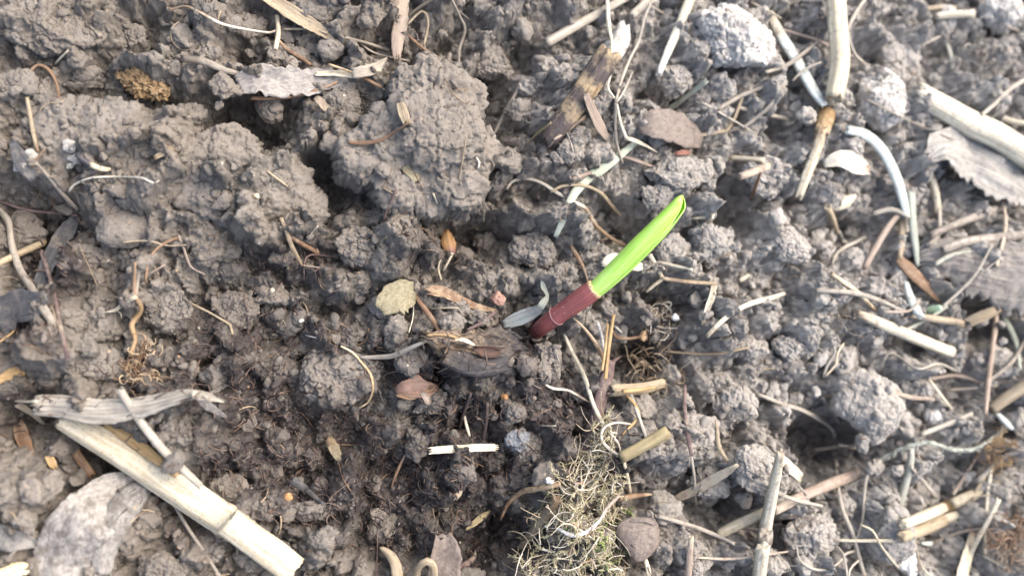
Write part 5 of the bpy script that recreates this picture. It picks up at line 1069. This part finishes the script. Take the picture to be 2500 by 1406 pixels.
whole('bent_twig', 'twig', 'grey bent twig with a tiny side spur', [
    ('stem', stalk_geo([(2032,645,10),(2042,620,11),(2065,602,13),(2088,592,12),(2113,578,10)], mode='soft', lift=1.8, do_splat=False), 'stick'),
    ('spur', stalk_geo([(2072,598,7),(2064,590,8),(2057,592,7)], lift=3., do_splat=False), 'stick')], G_S)
whole('broken_straw', 'straw', 'brown straw snapped at an angle near the frame edge', [
    ('long_arm', stalk_geo([(2225,768,18),(2280,778,21),(2335,786,22),(2350,792,20)], lift=1.4, turn=[(0,0),(.5,.2),(1,.5)]), 'tan'),
    ('short_arm', blade_geo([(2338,798,10,10),(2380,778,13,13),(2420,762,12,12),(2442,750,8,8)], mode='stiff', thick=7, ribs=1.6, lift=1.2, curl=.3), 'tan'),
    ('joint', stalk_geo([(2400,745,20),(2420,740,30),(2440,748,22)], lift=1.3, rough=.15), 'cream')], G_S)
stalk('upright_stalk', 'dry stem', 'tall pinkish stem dropping from the snapped straw', 'pink', [(2434,762,16),(2424,840,17),(2414,920,17),(2406,1010,14)], G_S, lift=1.5, turn=[(0,.4),(.5,.2),(1,.3)])
stalk('sage_stalk', 'dry stem', 'grey-green stem slanting behind the snapped straw', 'sage', [(2432,745,20),(2460,790,26),(2482,840,20),(2490,900,14)], G_S, lift=.9, flat=.5)
blade('weathered_wood', 'wood chunk', 'slab of dark weathered fibrous wood at the frame edge', fibre('weathered_wood', (.24, .215, .19), (.10, .09, .08), (.30, .28, .25), stretch=.05, dirt=.3, bmp=1.4), [(2250,625,14,12),(2290,620,44,40),(2360,630,62,74),(2440,645,76,96),(2540,660,84,110)], 'rotten wood pieces', mode='stiff', thick=30, wrinkle=15, ragged=.4, lift=.2, ribs=2.2, curl=-.3, cols=33, roll=6, tear=(30,0), turn=[(0,.6),(.5,.3),(1,.5)])
stalk('weathered_stick', 'stick', 'grey stick lying along the upper edge of the weathered wood', 'stick', [(2270,575,20),(2340,545,24),(2430,510,26),(2530,470,26)], G_S, lift=1.2, turn=[(0,.7),(1,.2)])
stalk('weathered_stick', 'stick', 'ridged stick crossing the face of the weathered wood', 'stick', [(2300,610,24),(2360,590,30),(2440,580,30),(2540,570,30)], G_S, lift=.9, rough=.1, turn=[(0,.5),(1,.5)])
blade('brown_strip', 'dead leaf', 'dark brown strip pointing down beside the sprouting shoot', 'brown', [(2196,630,10,12),(2225,660,18,16),(2260,695,15,13),(2295,735,3,4)], G_L, mode='stiff', thick=5, ribs=1.3, lift=1.2, curl=-.3, turn=[(0,0),(.5,.3),(1,.1)])
stalk('pink_straw', 'straw', 'pinkish straw leaning against the arched bluish-white blade', 'pink', [(2110,655,16),(2140,600,20),(2175,545,18),(2200,520,12)], G_S, lift=1.2)
stalk('tan_stalk', 'dry stem', 'tan stalk continuing down from the arched bluish-white blade', 'tan', [(2206,500,22),(2202,560,22),(2200,600,20),(2196,635,16)], G_S, lift=1.4, turn=[(0,.2),(.5,.0),(1,.2)])
stalk('sage_stalk', 'dry stem', 'grey-green sheath running beside the tan stalk', 'sage', [(2225,470,26),(2228,540,28),(2235,600,24),(2240,650,14)], G_S, lift=1., flat=.5)
whole('young_shoot', 'sprout', 'pale mint-green shoot tip peeping out under the brown strip', [
    ('shoot', stalk_geo([(2262,758,16),(2275,755,22),(2290,752,20),(2298,751,10)], lift=1.2), fibre('mint', (.58, .78, .56), (.45, .66, .40), dirt=0, sss=.3)),
    ('sheath', stalk_geo([(2212,690,18),(2222,725,30),(2235,755,34),(2250,775,22)], lift=.8, flat=.6), 'bleach')], 'sprouts')
whole('lichen_twig', 'twig', 'frosty twig furred with pale lichen', [
    ('twig', stalk_geo([(2140,1130,9,10),(2180,1105,10,14),(2228,1086,11,18),(2270,1080,10,18),(2320,1096,11,18),(2370,1098,11,18),(2410,1080,12,18),(2450,1050,12,18)], mode='soft', lift=1.6, rough=.28, do_splat=False), 'lichen'),
    ('lichen_fuzz', (lambda L: strands(L[0], L[1], 3))((lambda P, R, s: ([wander(P[int(rng.integers(len(P)))] + rng.normal(size=3) * 3, rng.normal(size=3), 3, 3.2, .4) for _ in range(380)], rng.uniform(.8, 1.6, 380)))(*lay([(2150,1125,9,12),(2228,1086,11,18),(2270,1080,10,18),(2320,1096,11,18),(2370,1098,11,18),(2410,1080,12,18),(2455,1048,12,18)], 'soft', 1.6))), 'lichen')], G_S)
stalk('slant_stem', 'dry stem', 'slanting green-grey stem rising from behind the dark stone-like clod', 'sage', [(2195,1235,26),(2210,1180,26),(2222,1130,24),(2226,1095,16)], G_S, lift=1.2, turn=[(0,.3),(1,.5)])
stalk('thin_stick', 'dry stem', 'thin tan stick between the slanting green-grey stem and the rusty rootlet', 'stick', [(2222,1138,11),(2250,1170,13),(2286,1214,13)], G_S, lift=1.4, turn=[(0,.4),(1,.2)])
stalk('rust_rootlet', 'root', 'slim pink rootlet crossing the thick lower straws', 'pink', [(2326,1206,12),(2350,1170,11),(2372,1135,9),(2388,1110,7)], G_R, lift=2., turn=[(0,.8),(.2,.1),(1,0)])
whole('jointed_straw', 'straw', 'jointed cream straw lying low near the lower corner', [
    ('stem', stalk_geo([(2205,1280,30),(2250,1262,34),(2310,1236,32)], lift=1.2, sides=16), 'cream'),
    ('node', stalk_geo([(2304,1238,34),(2316,1232,38),(2330,1226,33)], lift=1.2, sides=16, turn=[(0,.4),(.5,1),(1,.4)]), 'cream'),
    ('stem', stalk_geo([(2325,1228,32),(2380,1206,32),(2450,1180,28)], lift=1.2, sides=16, turn=[(0,.1),(1,.4)]), 'cream')], G_S)
stalk('cream_straw', 'straw', 'cream straw half under the jointed straw', 'cream', [(2295,1270,28),(2340,1258,32),(2390,1246,30)], G_S, lift=1.)
stalk('tan_straw', 'straw', 'brownish straw flat on the ground beneath the jointed straw', 'tan', [(2200,1310,34),(2260,1290,36),(2320,1262,34)], G_S, lift=.7)
stalk('pale_stick', 'dry stem', 'tall pale stick beside the lower corner fibre tuft', 'pale', [(2420,1140,13),(2412,1200,13),(2406,1280,13),(2404,1350,11)], G_S, lift=1.8)
stalk('pale_stick', 'dry stem', 'slanting pale stick with a rounded tip', 'pale', [(2438,1218,16),(2415,1265,15),(2390,1310,15),(2365,1360,13)], G_S, lift=2.)
blade('straw_strip', 'straw', 'flat yellow straw strip standing at the lower corner', 'cream', [(2378,1290,8,8),(2368,1340,14,14),(2350,1400,18,18),(2345,1440,18,18)], G_S, mode='stiff', thick=6, ribs=1.5, lift=1.4)
stalk('tan_straw', 'straw', 'thick straw slanting in at the frame edge above the frosty twig', 'tan', [(2420,1000,34),(2460,970,38),(2530,925,40)], G_S, lift=1.2, hollow=.3, turn=[(0,0),(1,.1)])
stalk('grass_stalk', 'dry stem', 'green-grey straw lying above the frosty twig', 'stick', [(2248,1060,15),(2300,1040,16),(2372,1010,14)], G_S, lift=1.5)
stalk('bleached_chip', 'straw', 'white slip of leaf beside the thick slanting straw', 'bleach', [(2436,1010,18),(2455,1030,24),(2472,1048,14)], G_S, lift=1.2, flat=.5)
stalk('grey_leaf', 'dead leaf', 'pale blue pointed leaf tip beside the white stone', 'bleach', [(2250,1325,8),(2285,1328,20),(2320,1322,6)], G_L, lift=1.1, flat=.5)
stalk('cream_straw', 'straw', 'short white straw bit at the frame edge below the grey-green stem', 'white', [(2466,822,14),(2485,832,16),(2515,845,16)], G_S, lift=1.4)
stalk('thread_root', 'root', 'thin looping root beside the plump cream straw', 'stick', [(2150,904,5),(2160,875,7),(2180,862,6),(2240,900,8),(2290,888,9),(2335,905,7)], G_R, mode='limp', lift=2.)
stalk('thread_root', 'root', 'pale twin rootlets hanging beside the pear-shaped clod', 'stick', [(2030,830,10),(2038,860,10),(2020,890,11),(2010,920,9)], G_R, mode='soft', lift=1.6)
stalk('thread_root', 'root', 'short yellow curl beside the pale twin rootlets', 'cream', [(2060,838,6),(2045,862,8),(2040,890,7),(2015,918,7)], G_R, mode='soft', lift=1.6)
tangle('fibre_tuft', 'root tangle', 'brown fibre tuft at the lower corner', 2470, 1320, 60, 130, 'rust', rad=(1.1, 2.2), curl=.35, lift=40, length=(10, 20))
tangle('fibre_tuft', 'root tangle', 'gold-brown fibre knot where the frosty twig ends', 2440, 1100, 40, 90, 'gold', rad=(.9, 1.7), curl=.4, lift=26, length=(8, 16))
tangle('root_tangle', 'root tangle', 'wispy rootlets below the plump cream straw', 2060, 790, 30, 12, 'stick', rad=(1.2, 2.2), curl=.2, lift=10)
tangle('humus_wad', 'fibre', 'wad of brown fibrous litter under the forked orange root', 345, 890, 52, 110, 'brown', rad=(1.0, 2.2), curl=.4, lift=8, length=(4, 10))
tangle('root_tangle', 'root tangle', 'pale root hairs beside the chalky corner clod', 2405, 130, 46, 26, 'stick', rad=(1.4, 3), curl=.2, lift=14)

# small loose straw fragments, alike
FR = []
for v, m_ in enumerate(('tan', 'pink', 'pale', 'grey', 'cream', 'stick')):
    Ln = 46 + 9 * v; P = np.stack([np.linspace(-Ln, Ln, 7), 3 * np.sin(np.linspace(0, 2, 7) + v), np.zeros(7)], 1)
    g = tube_geo(P, np.full(7, 5.) * np.linspace(.8, 1.1, 7), 8, seed=500 + v, fray=.6); FR.append((g[0], mesh('straw_fragment', g[0], g[1], MAT[m_], g[2]), Ln))
for i in range(50):
    while True:
        px = 2560 - 2500 * rng.uniform(0, 1) ** 1.7; py = rng.uniform(-20, 1426)
        if not near_seedling(px, py, 90): break
    V, me, Ln = FR[int(rng.integers(6))]; q = rng.uniform(.35, 1.) * (1 if px > 1300 else .6); a = rng.uniform(0, 6.28); z = ground_at(px, py, 2); c, k = at(px, py, z)
    d = np.array([math.cos(a), math.sin(a)]) * Ln * q * .8; za, zb = hm(c[0] - d[0], c[1] - d[1], None, 1), hm(c[0] + d[0], c[1] + d[1], None, 1)
    o = put('straw_fragment', me, None, (c[0], c[1], max(.5 * (za + zb), z - 5) + 3 * q)); o.rotation_euler = (0, -math.atan2(zb - za, 2 * Ln * q * .8) * .9, a); o.scale = (q, q, q)
    tag(o, 'small loose straw fragment lying on the crumbly soil', 'straw', 'small straw fragments')

for i in range(30):
    px = 2600 - 900 * rng.uniform(0, 1) ** 1.3; py = rng.uniform(520, 1430) if rng.uniform() < .7 else rng.uniform(-20, 520); a = rng.uniform(-.6, 1.9); Ln = rng.uniform(40, 120); b = a + rng.normal() * .25
    w_ = rng.uniform(6, 15); mt = ('stick', 'tan', 'grey', 'pink', 'stick', 'sage')[int(rng.integers(6))]
    stalk('thin_straw', 'straw', 'thin weathered stem in the tangle of dry straw on the paler soil', mt, [(px - Ln * math.cos(a), py + Ln * math.sin(a), w_), (px + rng.normal() * 8, py + rng.normal() * 8, w_ * 1.1), (px + Ln * math.cos(b), py - Ln * math.sin(b), w_ * .8)], 'thin stems in the straw tangle', mode='soft', lift=.5, flat=.6, fray=.9, turn=[(0, rng.uniform(0, .6)), (1, rng.uniform(0, .5))])

# fine threads nobody could count
def threads(name, label, count, mat, where, length, rad, step=6., curl=.18, lift=3):
    ls, rs = [], []
    for i in range(count):
        x, y = where(); z = ground_at(x, y, 0); n_ = int(rng.integers(*length)); p, k = at(x, y, z)
        P = wander(p, [rng.normal(), rng.normal(), 0], n_, step, curl); h = hm(P[:, 0], P[:, 1])
        w_ = np.exp(-((np.arange(n_ + 1)[:, None] - np.arange(n_ + 1)[None]) / 2.2) ** 2); h = (w_ @ h) / w_.sum(1)
        P[:, 2] = h + rng.uniform(0, lift); ls.append(P); rs.append(rng.uniform(*rad))
    o = part(name, strands(ls, rs), mat); o['kind'] = 'stuff'; o['label'] = label
def damp_spot():
    while True:
        x, y = rng.uniform(0, 2500), rng.uniform(400, 1406)
        if damp_at(np.array(x), np.array(y)) > rng.uniform(.15, 1): return x, y
def right_spot():
    return 2540 - 1250 * rng.uniform(0, 1) ** 1.5, rng.uniform(-20, 1420)
threads('humus_litter', 'dark threads of rotted plant litter', 900, fibre('rotted_thread', (.06, .042, .036), (.025, .02, .02), (.12, .08, .06), gloss=.5), damp_spot, (3, 9), (1.0, 2.6), 6, .2, 4)
threads('brown_litter', 'fine reddish threads of rotted litter', 220, fibre('brown_thread', (.15, .09, .06), (.07, .045, .035), (.22, .16, .11)), damp_spot, (3, 8), (.7, 1.3), 6, .13, 3)
threads('root_debris', 'fine pale rootlets over the paler soil', 210, 'stick', right_spot, (6, 22), (1.0, 2.4), 7, .12, 6)
threads('hair_debris', 'hair-fine rootlets scattered over the bed', 150, 'brown', lambda: (rng.uniform(0, 2500), rng.uniform(0, 1406)), (5, 16), (.8, 1.7), 7, .12, 5)
scatter('humus_debris', 2600, (3.5, 12), 700, 'black flakes of rotted humus', region=lambda x, y: damp_at(x, y) * .8, mat=MAT['dark'], sub=1, embed=.4)
scatter('quartz_sand', 120, (2.5, 6), 800, 'pale sand grains in the soil', mat=MAT['white'], sub=1, embed=.5)

# ------------------------------------------------------------------ the seedling
zg = max(ground_at(1316, 804, 2, HG) + 24, ground_at(1345, 782, 2) - 6, ground_at(1400, 742, 2) - 28)
SX = [(1308, 812, -80), (1322, 799, -26), (1352, 776, 12), (1400, 742, 48), (1430, 721, 68), (1450, 707, 80)]
sp_ = np.array([at(a, b, zg + c)[0] for a, b, c in SX]); sk = np.array([at(a, b, zg + c)[1] for a, b, c in SX])
def cr(P, n_):
    P = np.asarray(P); Q_ = np.vstack([2 * P[0] - P[1], P, 2 * P[-1] - P[-2]]); u = np.linspace(0, len(P) - 1 - 1e-6, n_); out = []
    for t in u:
        i = int(t); f = t - i; a, b, c, d = Q_[i], Q_[i + 1], Q_[i + 2], Q_[i + 3]
        out.append(.5 * (2 * b + (c - a) * f + (2 * a - 5 * b + 4 * c - d) * f * f + (3 * b - a - 3 * c + d) * f ** 3))
    return np.array(out)
nS = 60; P = cr(sp_, nS); Rs = np.interp(np.linspace(0, 5, nS), range(6), np.array([18, 19.5, 22, 25, 26.5, 24.5]) * sk)
Rs[:] += 1.2 * np.exp(-((np.arange(nS) - 25) / 1.5) ** 2)
def seed_mat():
    m, t, b = nodes('purple_sheath'); f = attr(t, 'fib', out='Vector'); al = attr(t, 'turn')
    mp = t.nodes.new('ShaderNodeMapping'); mp.inputs['Scale'].default_value = (1, 1, .05); t.links.new(f, mp.inputs[0])
    a = noise(t, mp.outputs[0], .25, 3); d = noise(t, f, .35, 2, .4); e = noise(t, f, .03, 3)
    col = mix(t, remap(t, a, .35, .65), (.155, .045, .045), (.225, .072, .064)); col = mix(t, math_(t, 'MULTIPLY', remap(t, e, .45, .65), .5), col, (.12, .038, .042))
    vo = t.nodes.new('ShaderNodeTexVoronoi'); vo.inputs['Scale'].default_value = .085; t.links.new(f, vo.inputs['Vector'])
    col = mix(t, math_(t, 'MULTIPLY', math_(t, 'LESS_THAN', vo.outputs['Distance'], .11), .6), col, (.5, .38, .36))
    col = mix(t, math_(t, 'MULTIPLY', al, .9, clamp=True), col, (.62, .52, .26))
    t.links.new(col, b.inputs['Base Color']); b.inputs['Roughness'].default_value = .38; b.inputs['Specular IOR Level'].default_value = .4
    b.inputs['Subsurface Weight'].default_value = .15; b.inputs['Subsurface Radius'].default_value = (1, .3, .3); b.inputs['Subsurface Scale'].default_value = 10 * S
    t.links.new(bump(t, a, 2.5, .35), b.inputs['Normal']); return m
def leaf_mat(name, base, mid, tip, pale):
    m, t, b = nodes(name); f = attr(t, 'fib', out='Vector'); al = attr(t, 'along'); tu = attr(t, 'turn')
    mp = t.nodes.new('ShaderNodeMapping'); mp.inputs['Scale'].default_value = (1, 1, .03); t.links.new(f, mp.inputs[0])
    a = noise(t, mp.outputs[0], .3, 3, .5)
    col = mix(t, remap(t, al, .0, .42), base, mid); col = mix(t, remap(t, al, .45, 1.), col, tip)
    col = mix(t, math_(t, 'MULTIPLY', remap(t, a, .4, .62), .45), col, pale); col = mix(t, tu, col, pale)
    t.links.new(col, b.inputs['Base Color']); b.inputs['Roughness'].default_value = .42; b.inputs['Specular IOR Level'].default_value = .45
    b.inputs['Subsurface Weight'].default_value = .35; b.inputs['Subsurface Radius'].default_value = (.6, 1., .15); b.inputs['Subsurface Scale'].default_value = 14 * S
    t.links.new(bump(t, a, 2.0, .25), b.inputs['Normal']); return m
sheath = tube_geo(P, Rs, 40, 1., .012, 6, .012, 60, fray=.22, hollow=.0, turn=[(0, 0), (.955, 0), (1, .55)])
# leaf, a rolled blade open at its tip
LX = [(1432, 721, 68), (1454, 706, 80), (1512, 653, 112), (1562, 603, 142), (1612, 553, 170), (1648, 513, 190), (1674, 480, 204)]
lp = np.array([at(a, b, zg + c)[0] for a, b, c in LX]); lk = np.array([at(a, b, zg + c)[1] for a, b, c in LX])
nL, mL = 90, 61; A = cr(lp, nL); tt = np.linspace(0, 1, nL)
R0 = np.interp(tt * 6, range(7), np.array([20, 21.5, 26, 27.5, 26, 22, 17.5]) * lk)
tipf = np.clip((tt - .90) / .10, 0, 1); Rl = R0 * np.sqrt(np.maximum(1 - tipf ** 2, .0015))
T, Sd, Up = frames(A); O = .70 * Up + .72 * Sd; O /= np.linalg.norm(O, axis=1)[:, None]; Nn = np.cross(T, O)
fm = np.radians(np.interp(tt, [0, .55, .72, .86, .94, 1.], [186, 185, 178, 160, 140, 126]))
cen = A - O * (R0 - Rl)[:, None] * .35
e = np.linspace(-1, 1, mL); ang = fm[:, None] * e[None]
spi = 1 + .05 * np.clip(ang / np.pi, -1.1, 1.1)
def shell(off):
    r = np.maximum(Rl[:, None] * spi - off, .4); flat_ = 1 - .12 * tt[:, None]
    back = -np.cos(ang) * r * flat_; side = np.sin(ang) * r
    X = cen[:, None] + back[..., None] * O[:, None] + side[..., None] * Nn[:, None]
    return X - T[:, None] * (((np.abs(ang) / np.pi) ** 2 * 10)[..., None] * sstep(.6, 1, tt)[:, None, None])
Vo, Vi = shell(0), shell(3.2)
a_ = np.arange(nL * mL).reshape(nL, mL); b_ = a_ + nL * mL
qd = lambda x: np.stack([x[:-1, :-1], x[:-1, 1:], x[1:, 1:], x[1:, :-1]], -1).reshape(-1, 4)
st = lambda x, y: np.stack([x[:-1], x[1:], y[1:], y[:-1]], -1)
Fl = [qd(a_), qd(b_)[:, ::-1], st(a_[:, 0], b_[:, 0])[:, ::-1], st(a_[:, -1], b_[:, -1]), st(a_[-1], b_[-1])[:, ::-1]]
mi = np.concatenate([np.full(len(f), 1 if i == 1 else 0) for i, f in enumerate(Fl)])
s_ = np.concatenate([[0], np.cumsum(np.linalg.norm(np.diff(A, axis=0), axis=1))])
fibL = np.stack([np.cos(ang) * R0[:, None], np.sin(ang) * R0[:, None], np.repeat(s_[:, None], mL, 1)], -1).reshape(-1, 3)
edge = np.clip((np.abs(e)[None] - .93) / .06, 0, 1) * sstep(.35, .7, tt)[:, None] * .9
glau = .55 * np.clip(1 - np.abs(e[None] + .62) / .16, 0, 1) * sstep(.45, .7, tt)[:, None]
turnL = np.maximum(edge, glau).ravel(); alL = np.repeat(tt, mL)
leafV = np.concatenate([Vo.reshape(-1, 3), Vi.reshape(-1, 3)])
base = np.array(at(1316, 803, zg)[0]); seedling = empty('seedling', base)
tag(seedling, 'young shoot with a bright green rolled leaf rising from a purple sheath', 'seedling')
part('sheath', sheath, seed_mat(), seedling, base)
lf = put('leaf', mesh('leaf', leafV - base, np.vstack(Fl).astype(np.int32), None, dict(fib=np.vstack([fibL, fibL]), turn=np.concatenate([turnL, turnL * .3]), along=np.concatenate([alL, alL])),
     mats=[leaf_mat('green_leaf', (.31, .50, .135), (.255, .50, .05), (.26, .53, .02), (.46, .64, .22)), leaf_mat('leaf_lining', (.3, .5, .03), (.3, .56, .02), (.34, .62, .01), (.4, .6, .06))], midx=mi), seedling)
g = np.random.default_rng(5); T2, S2, U2 = frames(P)
ph = np.linspace(0, 2 * np.pi, 48, endpoint=False)
ring = P[-1] + (Rs[-1] - 1.0) * (np.cos(ph)[:, None] * S2[-1] + np.sin(ph)[:, None] * U2[-1]) + T2[-1] * (4 * fbm(np.stack([np.cos(ph) * 2, np.sin(ph) * 2, ph * 0 + 3], 1), 4, 2))[:, None]
ring = np.vstack([ring, ring[:1]]); rr = 1.2 + 2.2 * np.clip(fbm(np.stack([np.cos(ph) * 1.6, np.sin(ph) * 1.6, ph * 0 + 9], 1), 8, 3) + .25, 0, 1); rr = np.append(rr, rr[0])
part('sheath_rim', tube_geo(ring, rr, 8, .8, .0, 3, .2, 61, fray=0), fibre('sheath_rim', (.62, .55, .30), (.42, .30, .16), (.2, .09, .07), dirt=0, sss=.3), seedling, base)
j = 25; ring = P[j] + (Rs[j] + .4) * (np.cos(ph)[:, None] * S2[j] + np.sin(ph)[:, None] * U2[j]) + T2[j] * (2 * np.cos(ph * 2))[:, None]; ring = np.vstack([ring, ring[:1]])
part('scale_scar', tube_geo(ring, np.full(len(ring), .9), 6, .8, 0, 3, .3, 62, fray=0), fibre('scar', (.36, .22, .22), (.24, .12, .12), dirt=0), seedling, base)
